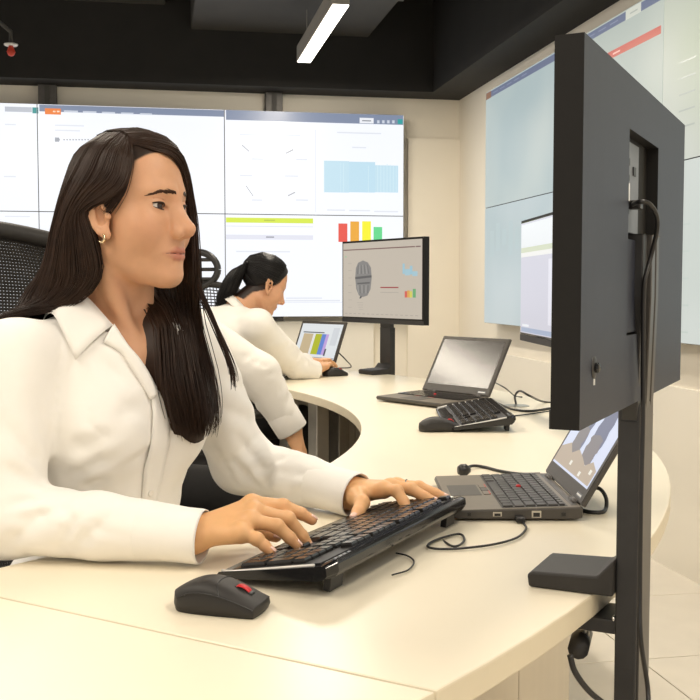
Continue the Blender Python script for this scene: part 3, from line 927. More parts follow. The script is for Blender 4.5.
def l3_extra(lid, sw, sh, cz):
    mb = MB(); mats = []
    def r(x0, x1, z0, z1, c):
        m = emis(c)
        if m not in mats: mats.append(m)
        mb.cur = mats.index(m)
        mb.add([(x0 * sw / 2, -0.0022, cz + z0 * sh / 2), (x1 * sw / 2, -0.0022, cz + z0 * sh / 2), (x1 * sw / 2, -0.0022, cz + z1 * sh / 2), (x0 * sw / 2, -0.0022, cz + z1 * sh / 2)], [(0, 1, 2, 3)])
    r(-0.8, -0.32, -0.75, 0.42, srgb(196, 176, 140)); r(-0.32, -0.2, -0.75, 0.42, srgb(228, 226, 222)); r(-0.2, 0.12, -0.75, 0.42, srgb(176, 182, 40)); r(0.12, 0.32, -0.75, 0.42, srgb(96, 130, 205)); r(0.32, 0.46, -0.75, 0.42, srgb(190, 160, 215))
    r(-0.85, 0.2, 0.47, 0.53, srgb(90, 92, 95)); r(0.44, 0.52, -0.8, -0.4, srgb(60, 62, 70)); r(0.6, 0.9, -0.2, 0.8, srgb(208, 212, 216)); r(-0.98, 0.98, -0.98, -0.9, srgb(150, 160, 170))
    mb.build('spreadsheet', mats, lid)
laptop('open laptop with coloured columns on screen before the ponytailed person', -0.25, 4.63, 43, False, -22, emis(srgb(222, 226, 228)), extra=l3_extra)

# ------------------------------------------------------------------ clamp-arm monitors
def monitor(label, x, y, phi, offx, offy, screen_fn, detailed=False, col_top=0.11, zc=0.4195, W=0.600, H=0.363, T=0.0275):
    """root at the clamp on the desk edge; local -y faces the user. (offx, offy): panel centre relative to the column"""
    t = thing('desk_monitor', label, 'monitor', (x, y, TAB), facing(phi))
    yb = offy + 0.013          # back plane
    rw, z0r, z1r = 0.180, zc - 0.102, zc + 0.124      # recess
    rcx = offx
    xl, xr = offx - W / 2, offx + W / 2
    mb = MB()
    def bx(x0, x1, y0, y1, z0, z1): mb.box(((x0 + x1) / 2, (y0 + y1) / 2, (z0 + z1) / 2), (x1 - x0, y1 - y0, z1 - z0))
    mb.cur = 0
    # back shell as a ring around the recess
    X = [xl, rcx - rw / 2, rcx + rw / 2, xr]; Z = [zc - H / 2, z0r, z1r, zc + H / 2]
    vs = [(X[i], yb, Z[j]) for j in range(4) for i in range(4)]
    fs = [(j * 4 + i, (j + 1) * 4 + i, (j + 1) * 4 + i + 1, j * 4 + i + 1) for j in range(3) for i in range(3) if not (i == 1 and j == 1)]
    mb.add(vs, fs)
    dr = 0.014
    a, b, c, d = (X[1], Z[1]), (X[2], Z[1]), (X[2], Z[2]), (X[1], Z[2])
    mb.cur = 1
    for p, q in ((a, b), (b, c), (c, d), (d, a)):
        mb.add([(p[0], yb, p[1]), (q[0], yb, q[1]), (q[0], yb - dr, q[1]), (p[0], yb - dr, p[1])], [(0, 1, 2, 3)])
    mb.add([(a[0], yb - dr, a[1]), (b[0], yb - dr, b[1]), (c[0], yb - dr, c[1]), (d[0], yb - dr, d[1])], [(3, 2, 1, 0)])
    yf = yb - T
    o4 = [(xl, zc - H / 2), (xr, zc - H / 2), (xr, zc + H / 2), (xl, zc + H / 2)]
    for i in range(4):
        p, q = o4[i], o4[(i + 1) % 4]
        mb.add([(p[0], yb, p[1]), (p[0], yf, p[1]), (q[0], yf, q[1]), (q[0], yb, q[1])], [(0, 1, 2, 3)])
    mb.add([(p[0], yf, p[1]) for p in o4], [(0, 1, 2, 3)])
    mb.build('housing', [M['monback'], M['monside']], t)
    MB().box((offx, yf - 0.0006, zc - H / 2 + 0.009), (W, 0.0012, 0.018)).build('chin_bezel', M['plastic'], t)
    MB().box((offx, yf - 0.0006, zc + 0.006), (W - 0.012, 0.0014, H - 0.026)).build('bezel', M['plastic_gloss'], t)
    screen_fn(t, offx, yf - 0.0016, zc + 0.008, W - 0.020, H - 0.034)
    # lower cover in the recess, leaving the socket bay open at its top
    bay = z1r - 0.117
    MB().box((rcx, yb - 0.007, (z0r + bay) / 2), (rw - 0.006, 0.010, bay - z0r - 0.004)).build('recess_cover', M['monback'], t, bevel=0.0015)
    pp = MB().box((rcx + 0.03, yb - dr + 0.002, (bay + z1r) / 2), (0.10, 0.003, 0.104)).build('socket_plate', M['port_plate'], t, bevel=0.001)
    for k, (dx, dz, w, h) in enumerate(((0.02, 0.028, 0.022, 0.008), (0.02, 0.010, 0.020, 0.007), (0.022, -0.01, 0.012, 0.012), (-0.02, 0.02, 0.014, 0.010), (0.02, -0.028, 0.02, 0.006))):
        MB().box((rcx + 0.03 + dx, yb - dr + 0.0042, (bay + z1r) / 2 + dz), (w, 0.0016, h)).build('socket', M['plastic'], pp)
    MB().box((rcx + 0.045, yb - dr + 0.0042, (bay + z1r) / 2 - 0.006), (0.016, 0.001, 0.02)).build('rating_sticker', M['white_mark'], pp)
    # lock slot near a lower corner of the back
    lk = MB().lathe([(0.011, -0.001), (0.011, 0.0008), (0.008, 0.0016)], (offx + W / 2 - 0.055, yb, zc - H / 2 + 0.055), 20, ax=(0, 1, 0)).build('joystick_ring', M['plastic'], t, True)
    MB().lathe([(0.005, 0), (0.005, 0.004), (0.003, 0.005)], (offx + W / 2 - 0.055, yb + 0.001, zc - H / 2 + 0.055), 16, ax=(0, 1, 0)).build('joystick', M['plastic_gloss'], lk, True)
    MB().box((offx + W / 2 - 0.055, yb + 0.0005, zc - H / 2 + 0.041), (0.004, 0.001, 0.006)).build('mark', M['white_mark'], t)
    # arm: flat column from below the desk edge up to the recess
    zl = zc - H / 2
    cw, ct = 0.078, 0.026
    MB().box((0, 0.013, (col_top - 0.41) / 2), (cw, ct, 0.41 + col_top)).build('column', M['plastic'], t, bevel=0.002)
    MB().box((0, 0.027, (col_top - 0.41) / 2), (cw * 0.86, 0.003, 0.41 + col_top)).build('column_cover', M['arm_grey'], t, bevel=0.001)
    path = [(0, 0.013, col_top - 0.02), (offx * 0.25, 0.013 + (yb - 0.002 - 0.013) * 0.25, max(0.16, col_top + 0.004)), (offx, yb - 0.002, zc - 0.06), (offx, yb - 0.002, zc + 0.012)]
    def slab(name, w, th, m, dy, p=path):
        mb = MB(); rows = []
        for q in p: rows.append([(q[0] - w / 2, q[1] - th / 2 + dy, q[2]), (q[0] + w / 2, q[1] - th / 2 + dy, q[2]), (q[0] + w / 2, q[1] + th / 2 + dy, q[2]), (q[0] - w / 2, q[1] + th / 2 + dy, q[2])])
        mb.grid(rows, close=True); mb.f += [(0, 1, 2, 3), tuple(range(len(mb.v) - 4, len(mb.v)))[::-1]]; mb.mi += [0, 0]
        return mb.build(name, m, t, bevel=0.0015)
    slab('arm', cw, 0.018, M['plastic'], 0.0)
    slab('arm_rail', 0.022, 0.012, M['arm_grey'], 0.008, path)
    slab('arm_rail', 0.018, 0.012, M['arm_grey'], 0.008, [(q[0] - 0.028, q[1], q[2]) for q in path])
    # clamp: pad on the desk, jaw and screw underneath
    pad = MB().prism([(0.0, 0.0005), (-0.104, 0.0005), (-0.106, 0.016), (-0.100, 0.020), (-0.02, 0.0235), (0.0, 0.0455)], -0.052, 0.052, 'X').build('clamp_pad', M['plastic_soft'], t, bevel=0.003)
    MB().box((0, -0.026, -0.041), (0.07, 0.056, 0.018)).build('clamp_jaw', M['plastic'], t, bevel=0.002)
    MB().tube([(0, -0.045, -0.072), (0, -0.045, -0.045)], 0.006, 10).build('clamp_screw', M['steel'], t, True)
    MB().tube([(0.034, -0.045, -0.075), (-0.030, -0.055, -0.075)], [0.013, 0.013], 12).build('clamp_handle', M['plastic'], t, True)
    MB().lathe([(0.004, 0), (0.004, 0.0025), (0.002, 0.0035)], (cw / 2 - 0.004, -0.0005, -0.030), 10, ax=(0, -1, 0)).build('bolt', M['chrome'], t, True)
    return t
def scr_hidden(t, cx, y, cz, w, h):
    MB().box((cx, y, cz), (w, 0.0012, h)).build('screen', emis(srgb(205, 212, 225)), t)
def rect_mesh(name, t, cx, y, cz, w, h, recs):
    for k, (x0, x1, z0, z1, c) in enumerate(recs):
        yy = y - 0.0009 - 0.00012 * (k % 6)
        MB().add([(cx + x0 * w / 2, yy, cz + z0 * h / 2), (cx + x1 * w / 2, yy, cz + z0 * h / 2), (cx + x1 * w / 2, yy, cz + z1 * h / 2), (cx + x0 * w / 2, yy, cz + z1 * h / 2)], [(0, 1, 2, 3)]).build(name, emis(c), t)
def scr_head(t, cx, y, cz, w, h):
    """grey dashboard with a machine drawing, a red rule and small charts"""
    MB().box((cx, y, cz), (w, 0.0012, h)).build('screen', emis(srgb(190, 180, 166)), t)
    rc = [(-0.99, 0.84, 0.80, 0.83, srgb(120, 92, 88)), (0.86, 0.97, 0.80, 0.83, srgb(110, 80, 80)), (-0.95, -0.90, 0.62, 0.65, srgb(150, 190, 150)),
          (0.0, 0.45, -0.22, -0.19, srgb(150, 40, 48)), (0.0, 0.45, -0.34, -0.325, srgb(165, 158, 148)),
          (0.55, 0.60, 0.14, 0.40, srgb(150, 190, 205)), (0.60, 0.72, 0.10, 0.26, srgb(158, 192, 204)), (0.72, 0.78, 0.12, 0.34, srgb(150, 190, 205)), (0.78, 0.9, 0.08, 0.2, srgb(158, 192, 204)),
          (0.60, 0.66, -0.46, -0.30, srgb(205, 90, 80)), (0.66, 0.72, -0.46, -0.28, srgb(215, 160, 80)), (0.72, 0.78, -0.46, -0.30, srgb(205, 200, 90)), (0.79, 0.86, -0.46, -0.24, srgb(100, 165, 110))]
    for k in range(7): rc.append((-0.86, -0.76, 0.45 - 0.2 * k, 0.462 - 0.2 * k, srgb(168, 160, 148)))
    for k in range(4): rc.append((-0.62 + 0.02 * k, -0.45, -0.62 - 0.06 * k, -0.61 - 0.06 * k, srgb(165, 157, 146)))
    for k in range(16): rc.append((-0.95 + 0.12 * k, -0.88 + 0.12 * k, -0.92, -0.905, srgb(160, 150, 140)))
    rect_mesh('dashboard_mark', t, cx, y, cz, w, h, rc)
    # grey machine drawing made of outlines of stacked shells
    mb = MB(); mats = [emis(srgb(128, 126, 124)), emis(srgb(84, 84, 86)), emis(srgb(160, 158, 154))]
    def P(x, z): return (cx + x * w / 2, y - 0.0022, cz + z * h / 2)
    def poly(pts, k, dy=0): mb.cur = k; mb.add([(p[0], p[1] - dy, p[2]) for p in (P(*q) for q in pts)], [tuple(range(len(pts)))])
    sil = [(-0.66, 0.05), (-0.64, 0.32), (-0.58, 0.46), (-0.45, 0.52), (-0.32, 0.46), (-0.24, 0.32), (-0.22, 0.05), (-0.25, -0.25), (-0.33, -0.42), (-0.45, -0.46), (-0.56, -0.42), (-0.63, -0.25)]
    poly(sil, 0)
    poly([(-0.66, 0.02), (-0.22, 0.06), (-0.22, 0.12), (-0.66, 0.08)], 1, 0.0002); poly([(-0.6, -0.12), (-0.27, -0.1), (-0.27, -0.06), (-0.6, -0.08)], 1, 0.0002)
    for k in range(7): poly([(-0.6 + 0.05 * k, 0.16), (-0.585 + 0.05 * k, 0.16), (-0.57 + 0.04 * k, 0.40), (-0.58 + 0.04 * k, 0.40)], 2 if k % 2 else 1, 0.0002)
    for k in range(6): poly([(-0.58 + 0.05 * k, -0.36), (-0.565 + 0.05 * k, -0.36), (-0.58 + 0.055 * k, -0.14), (-0.595 + 0.055 * k, -0.14)], 1 if k % 2 else 2, 0.0002)
    poly([(-0.55, -0.5), (-0.5, -0.5), (-0.47, -0.44), (-0.52, -0.43)], 1, 0.0002)
    mb.build('machine_drawing', mats, t)
def scr_lav(t, cx, y, cz, w, h):
    MB().box((cx, y, cz), (w, 0.0012, h)).build('screen', emis(srgb(196, 196, 208)), t)
    rect_mesh('window_graphics', t, cx, y, cz, w, h, [(-0.99, 0.99, 0.55, 0.97, srgb(222, 226, 228)), (-0.99, 0.99, 0.46, 0.55, srgb(196, 204, 176)), (-0.99, 0.99, 0.38, 0.46, srgb(226, 226, 222)),
              (-0.95, 0.95, -0.98, -0.90, srgb(150, 165, 190)), (0.2, 0.95, -0.8, 0.3, srgb(216, 216, 226)), (-0.9, -0.6, -0.88, -0.84, srgb(225, 228, 235))])
MON = monitor('tall black monitor seen from behind, clamped to the near desk edge', 0.337, 1.27, -26.1, 0.037, 0.0261 - 0.013, scr_hidden, True, col_top=0.232)
monitor('monitor with a grey machine drawing on screen, clamped beside the far laptop', 0.152, 4.50, 34, -0.006, -0.004, scr_head, col_top=0.20, zc=0.398)
monitor('monitor with a lavender screen half hidden behind the near monitor', 0.705, 2.90, 3, 0.0, -0.152, scr_lav, zc=0.392)

# ------------------------------------------------------------------ cables
def mon_local(px_, py_, dy):
    """photo pixel on the near monitor's back plane -> point dy behind it"""
    Rm = Matrix.Rotation(MON.rotation_euler[2], 3, 'Z')
    o = Vector(MON.location); n = Rm @ Vector((0, 1, 0)); p0_ = o + Rm @ Vector((0, 0.0261 + dy, 0))
    d = Vector(ray(px_, py_)); c0 = Vector((0, 0, CAMZ))
    k = (p0_ - c0).dot(n) / d.dot(n)
    return tuple(c0 + d * k)
def cable(label, pts, r=0.0022, n=60, m='cable'):
    P = crom(pts, n)
    return tag(MB().tube(P, r, 8).build('cable', M[m], None, True), label, 'cable')
vid = cable('black video cable looping from the monitor sockets down its arm',
      [mon_local(632, 205, -0.008), mon_local(638, 202, 0.006), mon_local(648, 203, 0.016), mon_local(656, 214, 0.022), mon_local(657, 230, 0.022), mon_local(651, 256, 0.014),
       mon_local(645, 279, 0.010), mon_local(643.5, 300, 0.0085), mon_local(643, 360, 0.0085), mon_local(643, 420, 0.009), mon_local(641, 500, 0.010), mon_local(640, 590, 0.010), mon_local(641, 640, 0.014), mon_local(648, 690, 0.02), mon_local(648, 730, 0.03)], 0.0028, 120)
gp = mon_local(633, 205, -0.007)
plug = MB().box((0, 0, 0), (0.018, 0.020, 0.010)); po = plug.build('plug', M['cable'], vid, bevel=0.002); po.location = gp; po.rotation_euler = (0, 0, MON.rotation_euler[2])
T2 = lambda x, y, z=0.0035: tuple(pz(x, y, TAB + z))
kc = cable('thin black cable from the near keyboard to the laptop\'s side port',
      [tuple(pd(432, 532, 1.60)), T2(452, 546), T2(464, 541), T2(459, 534), T2(436, 540), T2(428, 547), T2(450, 549), T2(490, 545), T2(516, 538), T2(526, 529), tuple(pd(524, 524, 1.60)), tuple(pd(520.5, 519.5, 1.632))], 0.0018, 110)
MB().box(tuple(pd(520, 519, 1.624)), (0.014, 0.02, 0.008)).build('plug', M['cable'], kc, bevel=0.001)
cable('thin black cable loop lying under the keyboard\'s edge', [T2(392, 575), T2(408, 570), T2(414, 562), T2(408, 556), T2(396, 553)], 0.0012, 40)
pc = cable('black power cord with a round plug lying beyond the near laptop', [T2(463, 470, .006), T2(472, 466, .006), T2(484, 467), T2(500, 471), T2(520, 474), T2(540, 474)], 0.0032, 50)
MB().lathe([(0.008, -0.012), (0.012, -0.006), (0.012, 0.004), (0.006, 0.012)], T2(464, 470, .0125), 14, ax=(1, 0.2, 0)).build('plug', M['cable'], pc, True)
cable('black cord curving up behind the near laptop\'s hinge', [tuple(pd(589, 487, 1.74)), tuple(pd(600, 489, 1.73)), tuple(pd(606, 498, 1.72)), tuple(pd(606, 508, 1.71)), T2(602, 512), T2(590, 512), T2(578, 509)], 0.0034, 50)
cable('thin black charger lead behind the laptop with the dark screen', [tuple(pd(494, 382, 3.42)), tuple(pd(505, 388, 3.25)), T2(515, 396), T2(522, 397)], 0.0022, 30)
g1 = cable('black cable rising from the desk grommet at the middle workstation', [T2(516, 404, 0.001), tuple(pd(515, 396, 3.2)), tuple(pd(520, 391, 3.15)), tuple(pd(530, 396, 3.1)), T2(545, 402), T2(575, 404)], 0.0034, 50)
cable('black cable lying behind the middle keyboard', [T2(497, 403), T2(512, 409), T2(530, 411), T2(552, 408), T2(580, 404)], 0.0034, 40)
cable('thin black cable from the middle keyboard toward the monitor', [T2(513, 416), T2(530, 414), T2(550, 411), T2(578, 407)], 0.0020, 30)
gr = thing('desk_grommet', 'small steel cable grommet set in the desk behind the middle keyboard', 'grommet', tuple(pz(516, 406, TAB)))
MB().lathe([(0.042, 0.0), (0.042, 0.001), (0.038, 0.0025), (0.030, 0.0025)], n=28).build('ring', M['steel'], gr, True)
MB().lathe([(0.0295, 0.0), (0.0295, 0.0015), (0.004, 0.0018)], n=24).build('cap', M['arm_grey'], gr, True)
cable('thin dark lead behind the far laptop with coloured columns', [tuple(pd(338, 352, 4.62)), tuple(pd(346, 360, 4.6)), T2(351, 367), T2(340, 368), T2(334, 368)], 0.0028, 30)
cable('black cable hanging under the near desk edge', [tuple(pd(570, 655, 1.16)), tuple(pd(575, 672, 1.16)), tuple(pd(588, 690, 1.17)), tuple(pd(602, 702, 1.18)), tuple(pd(616, 712, 1.2))], 0.0035, 30)

# ------------------------------------------------------------------ office chairs
def office_chair(label, x, y, phi, seat_z=0.47, top=1.235, headrest=False, threads=True, arm_pad_z=0.66, back_tilt=0.10):
    t = thing('office_chair', label, 'chair', (x, y, 0), facing(phi))
    # star base with casters
    MB().lathe([(0.045, 0.06), (0.05, 0.085), (0.03, 0.11), (0.028, 0.25), (0.02, 0.25), (0.02, seat_z - 0.05)], n=20).build('gas_column', M['plastic'], t, True)
    for k in range(5):
        a = 2 * math.pi * k / 5 + 0.3
        ca, sa = math.cos(a), math.sin(a)
        MB().tube([(0.03 * ca, 0.03 * sa, 0.085), (0.18 * ca, 0.18 * sa, 0.082), (0.30 * ca, 0.30 * sa, 0.066)], [0.024, 0.020, 0.014], 8, flat=0.8).build('base_leg', M['plastic'], t, True)
        MB().lathe([(0.027, -0.018), (0.030, -0.012), (0.030, 0.012), (0.027, 0.018)], (0.30 * ca, 0.30 * sa, 0.030), 16, ax=(-sa, ca, 0)).build('caster', M['plastic'], t, True)
    MB().box((0, 0, seat_z - 0.045), (0.16, 0.24, 0.04)).build('tilt_mechanism', M['plastic'], t, bevel=0.01)
    # seat cushion
    rows = []
    for zz, sc in ((-0.03, 0.90), (-0.02, 0.98), (0.0, 1.0), (0.018, 0.97), (0.026, 0.88)):
        rows.append([(px_ * sc, py_ * sc, seat_z + zz) for px_, py_ in rrect(0.50, 0.47, 0.10, 6)])
    mb = MB().grid(rows, close=True); n = len(rows[0])
    mb.f += [tuple(range(n))[::-1], tuple(range(4 * n, 5 * n))]; mb.mi += [0, 0]
    mb.build('seat', M['fabric'], t, smooth=True)
    # back: curved frame loop with woven threads
    zb0 = seat_z + 0.10
    hgt = top - zb0
    def bp(u, v):       # u -1..1 across, v 0..1 up
        wid = 0.255 * (0.80 + 0.30 * math.sin(min(1, v * 1.15) * math.pi / 2)) * (1 - 0.22 * max(0, v - 0.75) ** 2 / 0.0625)
        return (wid * u, -0.235 - back_tilt * v * hgt * 1.2 - 0.03 * math.sin(v * math.pi) + 0.055 * u * u, zb0 + hgt * v - 0.035 * u * u * v ** 3)
    loop = [bp(u, 1) for u in np.linspace(-0.86, 0.86, 14)] + [bp(0.97, 0.95)] + [bp(1, v) for v in np.linspace(0.88, 0.08, 14)] + [bp(u, 0) for u in np.linspace(0.86, -0.86, 10)] + [bp(-1, v) for v in np.linspace(0.08, 0.88, 14)] + [bp(-0.97, 0.95)]
    loop.append(loop[0])
    MB().tube(loop, 0.017, 8, flat=1.0).build('back_frame', M['plastic_soft'], t, True)
    mb = MB()
    nv, nu = (104, 84) if threads else (34, 24)
    for i in range(1, nv):
        v = i / nv
        mb.tube([bp(u, v) for u in np.linspace(-1, 1, 9)], 0.0027 if threads else 0.0030, 4, cap=False)
    for i in range(1, nu):
        u = -1 + 2 * i / nu
        p = [bp(u, v) for v in np.linspace(0, 1, 12)]
        mb.tube([(q[0], q[1] + 0.001, q[2]) for q in p], 0.0025 if threads else 0.0030, 4, cap=False)
    o = mb.build('back_mesh', M['mesh'], t); o['kind'] = 'stuff'
    # lumbar pad and spine
    rows = [[(0.17 * u, bp(u * 0.6, 0.28)[1] - 0.028 - 0.008 * math.cos(u * 1.5), bp(0, 0.28)[2] + w) for u in np.linspace(-1, 1, 11)] for w in (-0.07, -0.03, 0.03, 0.07)]
    MB().grid(rows).build('lumbar_pad', M['plastic'], t, smooth=True, solid=0.012)
    MB().tube([(0, -0.10, seat_z - 0.05), (0, -0.26, seat_z - 0.03), (0, -0.31, seat_z + 0.10), (0, bp(0, 0.3)[1] - 0.035, bp(0, 0.3)[2]), (0, bp(0, 0.62)[1] - 0.03, bp(0, 0.62)[2])], [0.03, 0.028, 0.024, 0.022, 0.016], 10).build('spine', M['plastic'], t, True)
    if arm_pad_z:
        for s in (-1, 1):
            p = MB().tube([(s * 0.20, -0.06, seat_z - 0.05), (s * 0.285, -0.06, seat_z - 0.03), (s * 0.292, -0.04, arm_pad_z - 0.10), (s * 0.285, -0.01, arm_pad_z - 0.015)], [0.022, 0.024, 0.022, 0.020], 10).build('arm_post', M['plastic'], t, True)
            rows = []
            for zz, sc in ((-0.014, 0.85), (-0.006, 1.0), (0.008, 1.0), (0.014, 0.85)):
                rows.append([(s * 0.285 + px_ * sc, py_ * sc, arm_pad_z + zz) for px_, py_ in rrect(0.085, 0.26, 0.038, 5)])
            mb = MB().grid(rows, close=True); n = len(rows[0]); mb.f += [tuple(range(n))[::-1], tuple(range(3 * n, 4 * n))]; mb.mi += [0, 0]
            mb.build('arm_pad', M['plastic_soft'], t, smooth=True)
    if headrest:
        c = np.array([0.0, bp(0, 1)[1] - 0.01, top + 0.075])
        MB().tube([(0, bp(0, 0.9)[1] - 0.03, bp(0, 0.9)[2]), (0, c[1] - 0.035, top + 0.02), (0, c[1] - 0.03, c[2])], 0.012, 8).build('headrest_stem', M['plastic'], t, True)
        def hp(a, rx, rz): return (c[0] + rx * math.cos(a), c[1] + 0.03 * math.cos(a) ** 2, c[2] + rz * math.sin(a))
        ring = [hp(a, 0.10, 0.092) for a in np.linspace(0, 2 * math.pi, 33)]
        h = MB().tube(ring, 0.019, 10, cap=False).build('headrest', M['plastic'], t, True)
        for a0, a1 in ((0, math.pi), (math.pi / 2, -math.pi / 2), (0.6, math.pi - 0.6), (-0.6, math.pi + 0.6)):
            p, q = hp(a0, 0.10, 0.092), hp(a1, 0.10, 0.092)
            MB().tube([p, ((p[0] + q[0]) / 2, c[1], (p[2] + q[2]) / 2), q], 0.010, 8).build('headrest_bar', M['plastic'], h, True)
    return t
office_chair('black mesh office chair behind the long-haired person in white', -0.485, 1.735, -40, top=1.235, arm_pad_z=0.60)
office_chair('black office chair under the half-hidden person in white', -0.58, 2.86, 4, top=1.02, threads=False, arm_pad_z=0.64)
office_chair('black office chair under the ponytailed person in white', -0.60, 4.13, 38, top=0.98, threads=False, arm_pad_z=0.64)
office_chair('empty black office chair with a slotted ring headrest beyond the ponytailed person', -0.655, 5.90, 60, top=1.145, headrest=True, threads=False, arm_pad_z=0.64)

# ------------------------------------------------------------------ people
SKIN = np.array(srgb(205, 155, 120)); LIP = np.array(srgb(176, 98, 86)); HAIRC = np.array((0.020, 0.010, 0.006))
# head in its own frame: x to the person's left, y out of the face, z up, origin between the eyes' height and the ears
LIPS = (((0.0245, 0.0690, -0.0690), (0.008, 0.0805, -0.0652), 0.0022, 0.0041), ((0.008, 0.0805, -0.0652), (0.0, 0.0820, -0.0660), 0.0041, 0.0038),
        ((0.0240, 0.0685, -0.0700), (0.010, 0.0782, -0.0732), 0.0022, 0.0046), ((0.010, 0.0782, -0.0732), (0.0, 0.0800, -0.0738), 0.0046, 0.0048))
def head_sdf(P):
    A = np.abs(P[:, 0:1]); Q = np.concatenate([A, P[:, 1:]], 1)        # mirrored
    d = ell(P, (0, -0.007, 0.033), (0.0715, 0.085, 0.079))
    d = smin(d, ell(P, (0, 0.026, -0.030), (0.0560, 0.050, 0.080)), 0.030)
    d = smin(d, rcone(Q, (0.044, -0.004, -0.064), (0.010, 0.056, -0.100), 0.0150, 0.0140), 0.034)
    d = smin(d, ell(Q, (0.040, 0.042, -0.034), (0.026, 0.028, 0.030)), 0.024)         # cheek
    d = smin(d, ell(P, (0, 0.0640, -0.100), (0.018, 0.0155, 0.0145)), 0.018)            # chin
    d = smin(d, ell(P, (0, 0.058, -0.066), (0.028, 0.025, 0.024)), 0.016)              # muzzle
    d = smin(d, rcone(Q, (0.009, 0.0720, 0.0190), (0.044, 0.052, 0.0200), 0.0075, 0.0065), 0.018)  # brow
    d = smax(d, -ell(Q, (0.0310, 0.0865, -0.000), (0.0190, 0.0150, 0.0120)), 0.014)     # eye socket
    d = smin(d, sph(Q, (0.0292, 0.0580, -0.001), 0.0158), 0.005)                       # lids over the eyeball
    d = smax(d, -ell(Q + f32([[0, 0, 0]]) + np.stack([0 * Q[:, 0], 0 * Q[:, 0], -0.10 * (Q[:, 0] - 0.031)], 1), (0.0300, 0.0745, -0.0016), (0.0168, 0.0120, 0.0050)), 0.0016)
    d = smax(d, -(np.abs(sph(Q, (0.0290, 0.0550, -0.0040), 0.0205)) - 0.0003 + 60 * np.maximum(0, np.abs(Q[:, 2] - 0.0085) - 0.0016) + 30 * np.maximum(0, np.abs(Q[:, 0] - 0.031) - 0.011)), 0.0016)   # lid crease  # lid opening
    # nose
    d = smin(d, rcone(P, (0, 0.0715, 0.010), (0, 0.0965, -0.0320), 0.0055, 0.0068), 0.016)
    n = rcone(P, (0, 0.0860, -0.015), (0, 0.0985, -0.0325), 0.0060, 0.0072)
    n = smin(n, sph(P, (0, 0.1012, -0.0352), 0.0067), 0.008)
    n = smin(n, ell(Q, (0.0105, 0.0865, -0.0410), (0.0062, 0.0092, 0.0062)), 0.006)
    n = smin(n, rcone(Q, (0.0055, 0.0760, -0.006), (0.0095, 0.0855, -0.036), 0.0065, 0.0070), 0.010)
    n = smin(n, rcone(P, (0, 0.084, -0.0455), (0, 0.101, -0.0410), 0.005, 0.0045), 0.004)
    d = smin(d, n, 0.008)
    d = smax(d, -ell(Q, (0.0060, 0.0930, -0.0480), (0.0030, 0.0050, 0.0028)), 0.002)
    # lips
    lp = None
    for a_, b_, ra, rb in LIPS:
        q = rcone(Q, a_, b_, ra, rb); lp = q if lp is None else np.minimum(lp, q)
    d = smin(d, lp, 0.0050)
    d = smax(d, -rcone(Q, (0.0180, 0.0790, -0.0694), (0.0, 0.0860, -0.0693), 0.0008, 0.0010), 0.0030)
    d = smax(d, -rcone(Q, (0.012, 0.0835, -0.0845), (0.0, 0.0860, -0.0845), 0.003, 0.0035), 0.007)
    # ear
    E = Q.copy(); E[:, 1] += E[:, 2] * 0.20 - 0.008; E[:, 0] += (E[:, 1] + 0.008) * 0.22
    e = ell(E, (0.0715, -0.016, -0.013), (0.0065, 0.0150, 0.0285))
    e = smax(e, -ell(E, (0.0790, -0.0125, -0.012), (0.0120, 0.0100, 0.0190)), 0.002)
    hx = [(-0.004, -0.004), (-0.005, 0.008), (-0.014, 0.0165), (-0.025, 0.011), (-0.031, -0.006), (-0.0275, -0.025), (-0.018, -0.039)]
    for i in range(6):
        e = smin(e, rcone(E, (0.0755, *hx[i]), (0.0755, *hx[i + 1]), 0.0031, 0.0031), 0.002)
    e = smin(e, rcone(E, (0.0735, -0.0215, -0.028), (0.0745, -0.0195, 0.004), 0.0026, 0.0022), 0.003)
    e = smin(e, ell(E, (0.0740, -0.001, -0.016), (0.0035, 0.0045, 0.0055)), 0.003)
    e = smin(e, ell(E, (0.0725, -0.0105, -0.0410), (0.0045, 0.0078, 0.0085)), 0.006)
    d = smin(d, e, 0.0045)
    return d
def lip_mask(P):
    Q = np.concatenate([np.abs(P[:, 0:1]), P[:, 1:]], 1)
    lp = None
    for a_, b_, ra, rb in LIPS:
        q = rcone(Q, a_, b_, ra, rb); lp = q if lp is None else np.minimum(lp, q)
    return np.clip(1.3 - lp / 0.0024, 0, 1)
def hairline_mask(P):
    """1 where the scalp carries hair"""
    x, y, z = P[:, 0], P[:, 1], P[:, 2]
    # boundary: forward limit of hair as function of height, slightly asymmetric (side parting on the right)
    ylim = np.interp(z, [-0.12, -0.06, -0.02, 0.0, 0.02, 0.045, 0.062, 0.074, 0.086], [-0.075, -0.045, 0.006, 0.020, 0.036, 0.044, 0.046, 0.058, 0.078])
    ear = (np.abs(x) > 0.064) & (z < 0.012) & (z > -0.06) & (y > -0.028) & (y < 0.014)
    m = np.clip((ylim - y) / 0.004, 0, 1) * (z > -0.10)
    return np.where(ear, 0, m)
def head_colour(P):
    c = np.tile(SKIN, (len(P), 1))
    Q = np.concatenate([np.abs(P[:, 0:1]), P[:, 1:]], 1)
    bl = np.exp(-((Q - np.array([0.045, 0.058, -0.035])) ** 2).sum(1) / 0.022 ** 2)[:, None]
    c = c * (1 - 0.18 * bl) + np.array(srgb(205, 130, 98)) * 0.18 * bl
    nt_ = np.exp(-((Q - np.array([0.0, 0.10, -0.038])) ** 2).sum(1) / 0.014 ** 2)[:, None]
    c = c * (1 - 0.12 * nt_) + np.array(srgb(200, 120, 95)) * 0.12 * nt_
    m = 0.72 * lip_mask(f32(P))[:, None]
    c = c * (1 - m) + LIP * m
    h = hairline_mask(P)[:, None]
    return c * (1 - h) + HAIRC * h

